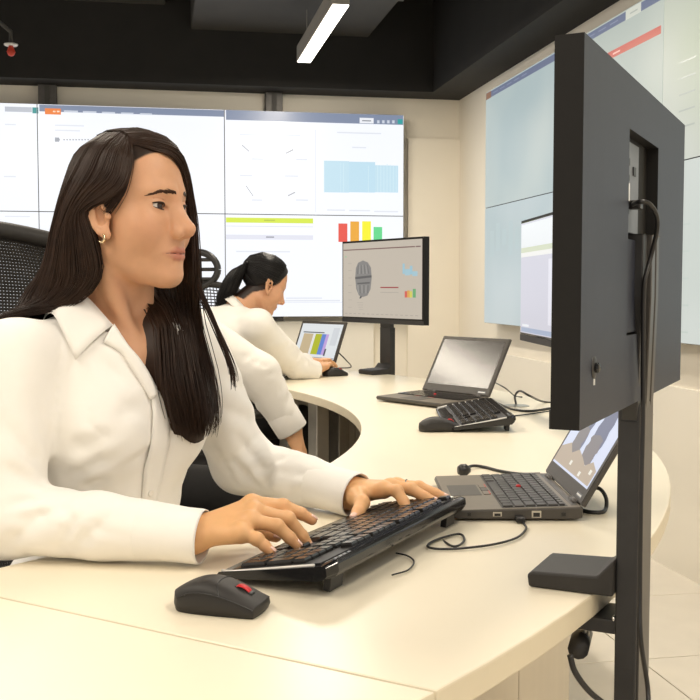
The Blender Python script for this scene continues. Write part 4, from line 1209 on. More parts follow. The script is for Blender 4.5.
def rot_basis(theta, pitch=0.0, roll=0.0):
    """columns: person's left, forward, up. theta: forward turned from +x towards the camera (deg)"""
    a = math.radians(theta)
    f = np.array([math.cos(a), -math.sin(a), 0]); l = np.array([math.sin(a), math.cos(a), 0]); u = np.array([0, 0, 1.0])
    p = math.radians(pitch); f, u = f * math.cos(p) - u * math.sin(p), u * math.cos(p) + f * math.sin(p)
    r = math.radians(roll); l, u = l * math.cos(r) + u * math.sin(r), u * math.cos(r) - l * math.sin(r)
    return np.stack([l, f, u], 1)

# ---- hair strands
def sheet_strands(mb, guides, n, nseg, r, jit, seed, tip=0.25, wob=0.0015, spread=1.0):
    g = np.array([crom(x, nseg) for x in guides])        # (G, nseg, 3)
    rg = np.random.default_rng(seed)
    G = len(g)
    for i in range(n):
        w = rg.uniform(0, G - 1); k = min(int(w), G - 2); u = w - k
        c = g[k] * (1 - u) + g[k + 1] * u
        s = np.linspace(0, 1, nseg)[:, None]
        off = rg.normal(0, jit, 3) * (0.25 + s * spread)
        ph = rg.uniform(0, 6.28, 3)
        c = c + off + wob * np.sin(s * rg.uniform(3, 8) + ph) * s
        cut = rg.uniform(0.86, 1.0)
        m = max(4, int(nseg * cut))
        c = c[:m]
        rr = r * rg.uniform(0.7, 1.3) * np.interp(np.linspace(0, 1, m), [0, 0.15, 0.7, 1], [0.7, 1.0, 0.9, tip])
        mb.tube(c, list(rr), 4, cap=False)
def sheet_surface(mb, guides, nseg, inset, centre=None, dens=6):
    g = np.array([crom(x, nseg) for x in guides])
    G = len(g)
    rows = []
    for w in np.linspace(0, G - 1, (G - 1) * dens + 1):
        k = min(int(w), G - 2); u = w - k
        c = g[k] * (1 - u) + g[k + 1] * u
        if centre is not None:
            s = np.linspace(0, 1, nseg)
            v = np.array(centre) - c; v = v / (np.linalg.norm(v, axis=1, keepdims=True) + 1e-9)
            c = c + v * inset
        rows.append([tuple(p) for p in c])
    mb.grid(rows)
def xf(mb, B, C):
    V = np.array(mb.v) @ B.T + C
    mb.v = [tuple(v) for v in V]
    return mb

# ================================================================= the long-haired woman
W1 = tag(bpy.data.objects.new('person', None), 'person with long dark hair in a white shirt, typing on the near keyboard', 'person')
COL.objects.link(W1)
HB = rot_basis(24, -1, 0); HC = np.array([-0.325, 1.56, 1.238])
N = np.array([-0.35, 1.59]); TL = np.array([math.sin(math.radians(40)), math.cos(math.radians(40))]); TF = np.array([math.cos(math.radians(40)), -math.sin(math.radians(40))])
def tw(l, f, z): q = N + l * TL + f * TF; return np.array([q[0], q[1], z])
def tl(P):
    q = P[:, :2] - f32(N)
    return np.stack([q @ f32(TL), q @ f32(TF), P[:, 2]], 1)
def loc(p): return tl(f32([p]))[0]
RS, LS = (-0.168, -0.025, 1.018), (0.168, -0.025, 1.018)
RE = loc(np.array([-0.478, 1.415, 0.806])); RW = loc(pd(196, 536, 1.372))
LE = loc(np.array([-0.190, 1.815, 0.812])); LW = loc(pd(352, 494, 1.675))
def head_l(P): return head_sdf(f32((P - f32(HC)) @ f32(HB)))

# --- hands: joint chains (photo pixel, depth)
RH = {'wrist': pd(188, 535, 1.372),
      'index': [pd(252, 503, 1.412), pd(283, 506, 1.425), pd(301, 513.5, 1.428), pd(312, 520, 1.430)],
      'middle': [pd(254, 511, 1.392), pd(288, 519, 1.405), pd(302, 536, 1.408), pd(309, 547, 1.408)],
      'ring': [pd(250, 520, 1.370), pd(277, 526, 1.372), pd(290, 538, 1.372), pd(297, 545, 1.372)],
      'pinky': [pd(241, 532, 1.350), pd(257, 539, 1.346), pd(265, 546, 1.344), pd(271, 551, 1.342)],
      'thumb': [pd(208, 528, 1.405), pd(232, 528, 1.440), pd(258, 532, 1.452), pd(276, 537, 1.455)]}
LHd = {'wrist': pd(347, 493, 1.680),
      'index': [pd(384, 489, 1.640), pd(397, 491, 1.618), pd(404, 502, 1.605), pd(408, 510, 1.596)],
      'middle': [pd(391, 486, 1.660), pd(411, 489, 1.645), pd(425, 497, 1.635), pd(436, 502, 1.628)],
      'ring': [pd(397, 485, 1.685), pd(419, 487, 1.675), pd(435, 493, 1.668), pd(446, 498, 1.662)],
      'pinky': [pd(398, 486, 1.708), pd(417, 489, 1.706), pd(428, 494, 1.702), pd(436, 498, 1.698)],
      'thumb': [pd(357, 496, 1.640), pd(362, 503, 1.605), pd(358, 512, 1.582), pd(354, 518, 1.568)]}
FR = {'index': (0.0104, 0.0096, 0.0086, 0.0071), 'middle': (0.0106, 0.0098, 0.0086, 0.0071), 'ring': (0.0102, 0.0093, 0.0082, 0.0067),
      'pinky': (0.0094, 0.0084, 0.0074, 0.0061), 'thumb': (0.0135, 0.0115, 0.0098, 0.0076)}
def hand_sdf(P, H, el):
    w = H['wrist']
    d = rcone(P, el, w, 0.034, 0.0255)
    palm = None
    for k in ('index', 'middle', 'ring', 'pinky'):
        m = H[k][0]
        base = w + (m - w) * 0.15
        q = rcone(P, base, m - (m - w) * 0.02 - np.array([0, 0, 0.003]), 0.0165, 0.0125)
        palm = q if palm is None else smin(palm, q, 0.012)
    q = rcone(P, w + (H['thumb'][0] - w) * 0.3, H['thumb'][0], 0.014, 0.0135)
    palm = smin(palm, q, 0.014)
    d = smin(d, palm, 0.018)
    for k in ('index', 'middle', 'ring', 'pinky', 'thumb'):
        c = H[k]; r = FR[k]
        f = None
        for i in range(3):
            s = rcone(P, c[i], c[i + 1], r[i], r[i + 1])
            f = s if f is None else smin(f, s, 0.003)
        f = smin(f, sph(P, c[1], r[1] * 1.04), 0.004)
        if k != 'thumb':
            f = smin(f, sph(P, c[0] + np.array([0, 0, 0.001]), r[0] * 1.08), 0.006)
        d = smin(d, f, 0.0075 if k != 'thumb' else 0.012)
    return d
rew = tw(*RE); lew = tw(*LE)
def core(P):
    q = tl(P)
    d = ell(q, (0, -0.015, 0.92), (0.125, 0.085, 0.15))
    d = smin(d, rcone(q, (0, -0.035, 1.10), (0, -0.045, 1.03), 0.052, 0.060), 0.03)
    d = smin(d, rcone(q, (-0.12, -0.025, 1.008), (0.12, -0.025, 1.008), 0.036, 0.036), 0.05)
    d = smin(d, ell(q, (0, 0.018, 0.985), (0.085, 0.052, 0.075)), 0.05)
    d = smin(d, ell(q, (0, -0.06, 0.75), (0.11, 0.08, 0.14)), 0.05)
    # collar bones
    for s in (-1, 1):
        d = smin(d, rcone(q, (s * 0.012, 0.052, 1.022), (s * 0.10, 0.022, 1.040), 0.006, 0.006), 0.012)
    return d
def neckhead(P):
    d = head_l(P)
    B = lambda v: HC + HB @ np.array(v)
    top = B((0, -0.022, -0.055)); bot = tw(0, -0.030, 1.055)
    n = rcone(P, top, bot, 0.050, 0.0535)
    n = smin(n, rcone(P, B((-0.052, -0.025, -0.06)), tw(-0.012, 0.052, 1.026), 0.013, 0.009), 0.022)
    n = smin(n, rcone(P, B((0.052, -0.025, -0.06)), tw(0.012, 0.052, 1.026), 0.013, 0.009), 0.022)
    d = smin(d, n, 0.014)
    return smin(d, core(P), 0.022)
Vh, Fh = nets(neckhead, (-0.56, 1.37, 0.93), (-0.16, 1.78, 1.375), 0.0017)
Ch = head_colour((Vh - HC) @ HB)
nm = hairline_mask((Vh - HC) @ HB)
# neck and chest below the head carry no scalp hair
low = Vh[:, 2] < HC[2] - 0.095
Ch[low] = SKIN
Vr, Fr = nets(lambda P: hand_sdf(P, RH, rew), (-0.36, 1.29, 0.74), (-0.03, 1.50, 0.90), 0.0019)
Vl, Fl = nets(lambda P: hand_sdf(P, LHd, lew), (-0.14, 1.52, 0.74), (0.19, 1.79, 0.90), 0.0019)
def arms_core(P):
    q = tl(P)
    d = core(P)
    for S, E_, Wp in ((RS, rew, RH['wrist']), (LS, lew, LHd['wrist'])):
        Sw = tw(*S) - np.array([0, 0, 0.012])
        d = smin(d, smin(rcone(P, Sw, E_, 0.043, 0.036), rcone(P, E_, Wp, 0.035, 0.0225), 0.02), 0.03)
    return d
Vc, Fc = nets(arms_core, (-0.58, 1.28, 0.60), (0.06, 1.95, 1.06), 0.008)
def hand_colour(V, H):
    c = np.tile(np.array(srgb(222, 172, 122)), (len(V), 1))
    for k in ('index', 'middle', 'ring', 'pinky', 'thumb'):
        for j, s in ((1, 0.010), (2, 0.008)):
            m = np.exp(-((V - H[k][j]) ** 2).sum(1) / s ** 2)[:, None] * 0.14
            c = c * (1 - m) + np.array(srgb(205, 138, 98)) * m
        m = np.exp(-((V - H[k][3]) ** 2).sum(1) / 0.012 ** 2)[:, None] * 0.30
        c = c * (1 - m) + np.array(srgb(222, 146, 112)) * m
    return c
Vb = np.vstack([Vh, Vr, Vl, Vc])
Fb = np.vstack([Fh, Fr + len(Vh), Fl + len(Vh) + len(Vr), Fc + len(Vh) + len(Vr) + len(Vl)])
Cb = np.vstack([Ch, hand_colour(Vr, RH), hand_colour(Vl, LHd), np.tile(SKIN, (len(Vc), 1))])
body = npmesh('body', Vb, Fb, M['skin'], W1, Cb)

# --- eyes, lashes, brows, nails, jewellery
def hl(x, y, z): return HC + HB @ np.array((x, y, z))
def eyeball(parent, centre, gaze, rad=0.0138):
    n = 28
    vs, fs, cs = [], [], []
    for i in range(n + 1):
        th = math.pi * i / n
        for k in range(n):
            a = 2 * math.pi * k / n
            vs.append((math.sin(th) * math.cos(a), math.sin(th) * math.sin(a), math.cos(th)))
            deg = math.degrees(th)
            cs.append((0.004, 0.003, 0.003) if deg < 11 else ((0.045, 0.022, 0.012) if deg < 27 else ((0.02, 0.012, 0.01) if deg < 30 else (0.66, 0.60, 0.55))))
    for i in range(n):
        for k in range(n):
            k2 = (k + 1) % n
            fs.append((i * n + k, (i + 1) * n + k, (i + 1) * n + k2, i * n + k2))
    Rr = np.array(Vector((0, 0, 1)).rotation_difference(Vector(gaze)).to_matrix())
    V = np.array(vs) * rad @ Rr.T + centre
    return npmesh('eyeball', V, fs, M['eye_white'], parent, np.array(cs))
gz = HB @ np.array((-0.10, 1, -0.02)); gz = gz / np.linalg.norm(gz)
for s in (-1, 1):
    eyeball(W1, hl(s * 0.0292, 0.0587, -0.0010), gz)
    # upper lash line and lower lash line
    for up, rr_, zz in ((1, 0.0015, 0.0048), (0, 0.0006, -0.0047)):
        pts = []
        for u in np.linspace(-1, 1, 15):
            x = 0.0300 + 0.0148 * u; z = -0.0016 + zz * math.sqrt(max(0, 1 - u * u)) + 0.0015 * u
            y = 0.0580 + math.sqrt(max(1e-8, 0.0161 ** 2 - (x - 0.0292) ** 2 - (z + 0.001) ** 2))
            pts.append(hl(s * x, y, z))
        MB().tube(pts, [rr_ * (0.5 + 0.5 * math.sin(math.pi * (i + 1) / 16)) for i in range(15)], 5).build('eyelash', M['hair'], W1, True)
    mb = MB(); rg = np.random.default_rng(11)
    nb_ = 170
    u = rg.uniform(0, 1, nb_)
    x = 0.0085 + 0.0375 * u
    z = 0.0176 + 0.0016 * np.sin(np.minimum(1, u * 1.6) * math.pi / 2) - 0.0060 * np.maximum(0, u - 0.58) / 0.42 + rg.normal(0, 0.0011, nb_) * np.interp(u, [0, 0.2, 0.5, 1], [0.8, 1.0, 0.9, 0.25])
    XX = np.stack([x + 0.0062 * v for v in (0, 0.5, 1)], 1); ZZ = np.stack([z + (0.40 - 0.62 * u) * 0.0065 * v for v in (0, 0.5, 1)], 1)
    ys = np.linspace(0.095, 0.03, 90)
    G3 = np.stack(np.broadcast_arrays(s * XX[..., None], ys, ZZ[..., None]), -1).reshape(-1, 3)
    D3 = head_sdf(f32(G3)).reshape(nb_, 3, 90) < 0
    Y3 = ys[np.argmax(D3, 2)]
    for k in range(nb_):
        mb.tube([hl(s * XX[k, j], Y3[k, j] + 0.0005, ZZ[k, j]) for j in range(3)], [0.0006, 0.0006, 0.0002], 4, cap=False)
    mb.build('eyebrow', M['brow'], W1)
ux = np.linspace(-1, 1, 27); mx_ = 0.0246 * ux; mz_ = -0.0692 - 0.0006 * np.cos(ux * 4.2) - 0.0004 * ux * ux
G3 = np.stack(np.broadcast_arrays(mx_[:, None], ys[None], mz_[:, None]), -1).reshape(-1, 3)
my_ = ys[np.argmax(head_sdf(f32(G3)).reshape(27, 90) < 0, 1)]
MB().tube([hl(mx_[k], my_[k] + 0.0002, mz_[k]) for k in range(27)], [0.0009 * (0.35 + 0.65 * math.cos(u * 1.5)) for u in ux], 5).build('mouth_shade_line', M['mouth_shade'], W1, True)  # dark tube paints the shade in the crease between the lips
for H in (RH, LHd):
    for k in ('index', 'middle', 'ring', 'pinky', 'thumb'):
        a, b = H[k][2], H[k][3]; r = FR[k][3]
        t_ = (b - a) / np.linalg.norm(b - a)
        # nail on the dorsal side: bisect up and the outside of the bend
        bend = (H[k][2] - H[k][1]); bend = bend / np.linalg.norm(bend)
        up_ = np.array([0, 0, 1.0]) if k != 'thumb' else np.array([-0.3, -0.6, 0.75])
        dz = up_ - t_ * (up_ @ t_); dz = dz / np.linalg.norm(dz)
        sd_ = np.cross(t_, dz)
        rows = []
        for u in np.linspace(-0.0045, 0.0062, 5):
            rr_ = r * 1.03 if u < 0.003 else r * 0.96
            rows.append([tuple(b + t_ * (u - 0.0005) + (math.cos(w) * dz + math.sin(w) * sd_) * rr_ * (1 if u < 0.004 else 0.93)) for w in np.linspace(-0.75, 0.75, 7)])
        MB().grid(rows).build('fingernail', M['nail'], W1, smooth=True, solid=0.0006)
rp = LHd['ring'][0] + (LHd['ring'][1] - LHd['ring'][0]) * 0.42
ax_ = LHd['ring'][1] - LHd['ring'][0]
ringp = []
ax_ = ax_ / np.linalg.norm(ax_); b1 = np.cross(ax_, (0, 0, 1)); b1 /= np.linalg.norm(b1); b2 = np.cross(ax_, b1)
MB().tube([rp + 0.0105 * (math.cos(a) * b1 + math.sin(a) * b2) for a in np.linspace(0, 2 * math.pi, 25)], 0.0011, 6, cap=False).build('finger_ring', M['chrome'], W1, True)
eb = hl(-0.0785, 0.004, -0.047)
e_ = MB()
e_.tube([eb + HB @ np.array((-0.002 * math.sin(a) * 0 - 0.0015, 0.0052 * math.cos(a), 0.0062 * math.sin(a))) for a in np.linspace(-2.6, 1.0, 14)], [0.0012 + 0.0010 * math.sin(math.pi * i / 13) for i in range(14)], 8)
e_.build('earring', M['gold'], W1, True)

# --- shirt
def sleeve(q, S, E_, Wp, r):
    a = rcone(q, S, E_, r[0], r[1]); b = rcone(q, E_, E_ + (np.array(Wp) - E_) * 0.5, r[1] * 0.98, r[2])
    c = rcone(q, E_ + (np.array(Wp) - E_) * 0.5, Wp, r[2], r[3])
    return smin(smin(a, b, 0.02), c, 0.015)
creases = []       # (a, b, width, depth) in torso-local coordinates: positive depth digs in
def cr(a, b, w, d): creases.append((np.array(a), np.array(b), w, d))
for S, E_, Wp, sg in ((np.array(RS), RE, RW, -1), (np.array(LS), LE, LW, 1)):
    fo = np.array(Wp) - E_; ln = np.linalg.norm(fo); fo = fo / ln
    ua = E_ - S; ua = ua / np.linalg.norm(ua)
    sidev = np.cross(ua, fo); sidev /= np.linalg.norm(sidev)
    inn = fo - ua; inn /= np.linalg.norm(inn)
    rg = np.random.default_rng(5 if sg < 0 else 9)
    for k in range(7):                                  # folds bunching inside the elbow
        t_ = -0.05 + 0.028 * k
        c0 = E_ + (fo * max(t_, 0) - ua * max(-t_, 0)) + inn * 0.042
        e1 = c0 + sidev * 0.06 + fo * 0.03 * rg.uniform(-1, 1); e2 = c0 - sidev * 0.06 + fo * 0.03 * rg.uniform(-1, 1) - inn * 0.02
        cr(e1, e2, 0.011, 0.0042 * rg.uniform(0.5, 1.2)); cr(e1 + fo * 0.017, e2 + fo * 0.017, 0.012, -0.0022)
    for k in range(5):                                  # long diagonal folds on the forearm and upper arm
        s0 = E_ + fo * (0.03 + 0.04 * k); s1 = s0 + fo * 0.09 + sidev * 0.03 * rg.uniform(-1, 1)
        o_ = (sidev * rg.uniform(-1, 1) - inn * rg.uniform(-1, 1)); o_ = o_ / np.linalg.norm(o_) * 0.045
        cr(s0 + o_, s1 + np.array([o_[0], o_[1], -o_[2]]) * 0.8, 0.010, 0.0035)
        u0 = E_ - ua * (0.02 + 0.045 * k); u1 = u0 - ua * 0.08
        cr(u0 + o_ * 1.2, u1 - o_ * 0.4 + sidev * 0.05, 0.012, 0.0040); cr(u0 + o_ * 1.2 + ua * 0.02, u1 - o_ * 0.4 + sidev * 0.05 + ua * 0.02, 0.012, -0.0030)
# armhole seams, princess seams, drag lines from the bust
for s in (-1, 1):
    cr((s * 0.128, 0.055, 1.04), (s * 0.118, 0.075, 0.93), 0.006, 0.004)
    cr((s * 0.118, 0.075, 0.93), (s * 0.075, 0.12, 0.88), 0.005, 0.003)
    cr((s * 0.075, 0.125, 0.88), (s * 0.07, 0.07, 0.74), 0.005, 0.003)
    cr((s * 0.10, 0.10, 0.985), (s * 0.03, 0.10, 0.93), 0.014, 0.004)
    cr((s * 0.13, 0.06, 0.90), (s * 0.05, 0.11, 0.83), 0.014, 0.005)
    cr((s * 0.13, 0.03, 0.86), (s * 0.04, 0.09, 0.77), 0.016, 0.006)
    cr((s * 0.12, 0.03, 0.81), (s * 0.02, 0.07, 0.72), 0.014, 0.005)
def shirt_sdf(P):
    q = tl(P)
    A = np.concatenate([np.abs(q[:, 0:1]), q[:, 1:]], 1)
    d = ell(q, (0, -0.018, 0.925), (0.140, 0.098, 0.165))
    d = smin(d, rcone(A, (0.0, -0.03, 1.040), (0.150, -0.025, 1.018), 0.047, 0.052), 0.04)
    d = smin(d, ell(q, (0, 0.022, 0.985), (0.100, 0.058, 0.085)), 0.04)
    d = smin(d, ell(A, (0.064, 0.040, 0.912), (0.060, 0.056, 0.062)), 0.05)
    d = smin(d, ell(q, (0, -0.050, 0.775), (0.120, 0.100, 0.13)), 0.06)
    d = smin(d, ell(q, (0, -0.085, 0.62), (0.155, 0.120, 0.13)), 0.06)
    d = smin(d, sleeve(q, np.array(RS), RE, RW, (0.060, 0.054, 0.044, 0.036)), 0.022)
    d = smin(d, sleeve(q, np.array(LS), LE, LW, (0.058, 0.052, 0.044, 0.036)), 0.022)
    # soft irregular cloth
    d = d + 0.0016 * np.sin(q[:, 0] * 38 + 3 * np.sin(q[:, 2] * 23 + q[:, 1] * 17)) * np.sin(q[:, 2] * 29 + q[:, 1] * 31)
    return d
pxc = []
for (x0, y0, x1, y1, w, dep) in (
    (5, 548, 52, 503, 0.009, 0.006), (52, 560, 80, 508, 0.008, 0.005), (62, 559, 108, 517, 0.008, 0.005), (33, 522, 132, 536, 0.003, 0.0012), (14, 520, 50, 512, 0.007, 0.004),
    (2, 420, 44, 470, 0.010, 0.004), (8, 470, 52, 488, 0.008, 0.005), (30, 380, 50, 450, 0.010, 0.003), (10, 505, 55, 495, 0.007, 0.005), (62, 328, 56, 392, 0.004, 0.0025), (56, 392, 58, 445, 0.005, 0.004),
    (66, 452, 118, 432, 0.010, 0.004), (68, 478, 112, 458, 0.009, 0.005), (70, 500, 105, 478, 0.008, 0.004), (83, 392, 98, 430, 0.003, 0.0016), (98, 430, 100, 500, 0.003, 0.0016),
    (95, 355, 128, 385, 0.010, 0.0025), (110, 420, 150, 402, 0.012, 0.003), (120, 470, 160, 445, 0.010, 0.003), (175, 400, 200, 440, 0.010, 0.003),
    (222, 372, 262, 402, 0.010, 0.004), (212, 442, 234, 482, 0.006, 0.005), (238, 436, 268, 474, 0.008, 0.005), (246, 476, 292, 452, 0.009, 0.005), (236, 462, 258, 486, 0.006, 0.005), (268, 470, 330, 478, 0.008, 0.003), (228, 410, 270, 428, 0.010, 0.004), (282, 500, 320, 484, 0.008, 0.003)):
    n_ = 4; w *= 1.2
    pts_ = [march(shirt_sdf, x0 + (x1 - x0) * k / n_, y0 + (y1 - y0) * k / n_, 1.25, 2.0, 260) for k in range(n_ + 1)]
    for k in range(n_):
        a_, b_ = loc(pts_[k]), loc(pts_[k + 1])
        if np.linalg.norm(a_ - b_) < 0.12:
            fade = 0.6 + 0.4 * math.sin(math.pi * (k + 0.5) / n_)
            pxc.append((a_, b_, w, dep * fade)); nrm = np.array([0, 0, w * 1.7]); pxc.append((a_ + nrm, b_ + nrm, w * 1.1, -dep * 0.45 * fade))
creases += pxc
Vs, Fs = nets(shirt_sdf, (-0.64, 1.27, 0.585), (0.06, 1.96, 1.12), 0.0045, newton=1)
ql = tl(f32(Vs))
sink = np.zeros(len(Vs))
for a, b, w, dep in creases:
    lo_ = np.minimum(a, b) - 2.4 * w; hi_2 = np.maximum(a, b) + 2.4 * w
    ix = np.nonzero(np.all((ql > lo_) & (ql < hi_2), 1))[0]
    if len(ix): sink[ix] += 0.62 * dep * np.exp(-(segd(ql[ix], a, b) / w) ** 2)
Vs = Vs - grad(shirt_sdf, Vs, 0.003) * sink[:, None]
fcen = ql[Fs].mean(1)
l_, f_, z_ = fcen.T
nk = tw(0, -0.03, 1.06)
vhalf = np.interp(z_, [0.968, 0.99, 1.03, 1.065, 1.2], [0.0, 0.012, 0.034, 0.055, 0.06])
cutV = (f_ > -0.01) & (z_ > 0.968) & (np.abs(l_ + 0.004) < vhalf + 0.007)
cutN = ((l_ / 0.060) ** 2 + ((f_ + 0.028) / 0.062) ** 2 < 1) & (z_ > 1.0)
rw = fcen - np.array(RW); fo = (np.array(RW) - RE) / np.linalg.norm(np.array(RW) - RE)
cutR = (fcen - np.array(RW)) @ fo > 0.004
cutR &= np.linalg.norm(fcen - np.array(RW), axis=1) < 0.06
fo2 = (np.array(LW) - LE) / np.linalg.norm(np.array(LW) - LE)
cutL = ((fcen - np.array(LW)) @ fo2 > 0.004) & (np.linalg.norm(fcen - np.array(LW), axis=1) < 0.06)
Vs, Fs, _u = prune(Vs, Fs, ~(cutV | cutN | cutR | cutL))
shirt = npmesh('shirt', Vs, Fs, M['cloth'], W1)
md = shirt.modifiers.new('sm', 'SMOOTH'); md.factor = 0.5; md.iterations = 2
def on_shirt(l, f, z, lift):
    """push a torso-local point out to lift above the cloth"""
    p = f32([tw(l, f, z)])
    for _ in range(12):
        d = shirt_sdf(p); g = grad(shirt_sdf, p, 0.003)
        p = f32(p - (d - lift)[:, None] * g)
    return p[0]
# cuffs
for Wp, E_, wr in ((RW, RE, RH['wrist']), (LW, LE, LHd['wrist'])):
    c1 = tw(*Wp); c0 = tw(*E_); ax = (c1 - c0) / np.linalg.norm(c1 - c0)
    b1 = np.cross(ax, (0, 0, 1.0)); b1 /= np.linalg.norm(b1); b2 = np.cross(b1, ax)
    rows = []
    for s, r in ((-0.078, 0.0385), (-0.073, 0.0418), (-0.04, 0.0402), (0.006, 0.0400), (0.0105, 0.0388), (0.008, 0.0370), (-0.03, 0.0350)):
        rows.append([tuple(c1 + ax * s + r * (math.cos(a) * b1 * 1.02 + math.sin(a) * b2 * (0.92))) for a in np.linspace(0, 2 * math.pi, 33)[:-1]])
    cf = MB().grid(rows, close=True).build('cuff', M['cloth'], W1, smooth=True)
    bpos = c1 + ax * -0.018 + b2 * -0.02 + b1 * 0.036
# collar: two wings folded over a stand, plus the open front edges
def strip(name, inner, outer, n=24, mid_lift=0.004, mat_='cloth', solid=0.0014, m=6):
    a = crom(inner, n); b = crom(outer, n)
    rows = []
    for k in range(m + 1):
        u = k / m
        bulge = mid_lift * math.sin(math.pi * u)
        c = a * (1 - u) + b * u
        ctr = np.array([0, -0.03, 0.98])
        v = c - ctr; v = v / np.linalg.norm(v, axis=1, keepdims=True)
        c = c + v * bulge
        rows.append([tuple(tw(*p)) for p in c])
    return MB().grid(rows).build(name, M[mat_], W1, smooth=True, solid=solid)
for s in (-1, 1):
    fold = [(0, -0.098, 1.118), (s * 0.040, -0.086, 1.120), (s * 0.066, -0.040, 1.118), (s * 0.068, 0.005, 1.108), (s * 0.056, 0.052, 1.066)]
    tip_ = loc(on_shirt(s * 0.118, 0.050, 1.020, 0.006))
    mid_ = loc(on_shirt(s * 0.118, 0.000, 1.085, 0.010)); bk_ = loc(on_shirt(s * 0.095, -0.07, 1.08, 0.008))
    outer = [(0, -0.125, 1.065), (s * 0.055, -0.112, 1.066), tuple(bk_), tuple(mid_), tuple(tip_)]
    strip('collar', fold, outer, mid_lift=0.006)
    stand = [(0, -0.092, 1.070), (s * 0.036, -0.082, 1.070), (s * 0.060, -0.040, 1.066), (s * 0.060, 0.006, 1.058), (s * 0.048, 0.050, 1.040)]
    strip('collar_stand', [(p[0] * 0.98, p[1], p[2]) for p in fold], stand, mid_lift=0.0)
    # turned-back front edge from the collar down to the bottom of the opening
    inn_ = [(s * 0.054, 0.054, 1.068)]; out_ = [loc(on_shirt(s * 0.078, 0.060, 1.045, 0.003))]
    for z in (1.045, 1.020, 0.995, 0.966):
        hw = float(np.interp(z, [0.960, 0.99, 1.03, 1.065], [0.001, 0.014, 0.036, 0.055]))
        inn_.append(loc(on_shirt(s * hw - 0.004, 0.09, z, 0.006))); out_.append(loc(on_shirt(s * (hw + 0.016) - 0.004, 0.09, z - 0.010, 0.0020)))
    strip('front_facing', inn_, out_, mid_lift=0.003, m=4)
# placket and buttons
pl0, pl1 = [], []
for z in np.linspace(0.970, 0.72, 16):
    pl0.append(loc(on_shirt(-0.019, 0.10, z, 0.0022))); pl1.append(loc(on_shirt(0.013, 0.10, z, 0.0022)))
strip('placket', pl0, pl1, n=30, mid_lift=0.0005, solid=0.0016, m=4)
for z in (0.945, 0.875, 0.805, 0.745):
    c = on_shirt(-0.003, 0.10, z, 0.0036); g = grad(shirt_sdf, f32([c]), 0.003)[0]
    MB().lathe([(0.0052, -0.0006), (0.0056, 0.0006), (0.0046, 0.0014), (0.0030, 0.0010)], c, 16, ax=tuple(g)).build('button', M['cloth2'], W1, True)
# --- trousers and shoes (under the desk)
hip = tw(0, -0.115, 0.56)
def trousers(P):
    q = tl(P)
    d = ell(q, (0, -0.12, 0.575), (0.175, 0.135, 0.095))
    for s in (-1, 1):
        d = smin(d, rcone(q, (s * 0.09, -0.06, 0.565), (s * 0.10, 0.30, 0.560), 0.078, 0.058), 0.04)
        d = smin(d, rcone(q, (s * 0.10, 0.30, 0.555), (s * 0.10, 0.26, 0.13), 0.056, 0.042), 0.02)
    return d
Vt, Ft = nets(trousers, (-0.85, 1.10, 0.06), (0.12, 1.98, 0.70), 0.013, newton=1)
npmesh('trousers', Vt, Ft, M['trouser'], W1)
for s in (-1, 1):
    def shoe(P, s=s):
        q = tl(P)
        d = ell(q, (s * 0.10, 0.31, 0.035), (0.040, 0.115, 0.036))
        d = smin(d, rcone(q, (s * 0.10, 0.255, 0.05), (s * 0.10, 0.255, 0.12), 0.034, 0.034), 0.03)
        return smax(d, 0.002 - P[:, 2], 0.004)
    a = tw(s * 0.10, 0.3, 0)
    Vq, Fq = nets(shoe, (a[0] - 0.16, a[1] - 0.16, -0.01), (a[0] + 0.16, a[1] + 0.16, 0.16), 0.009, newton=1)
    npmesh('shoe', Vq, Fq, M['plastic'], W1)

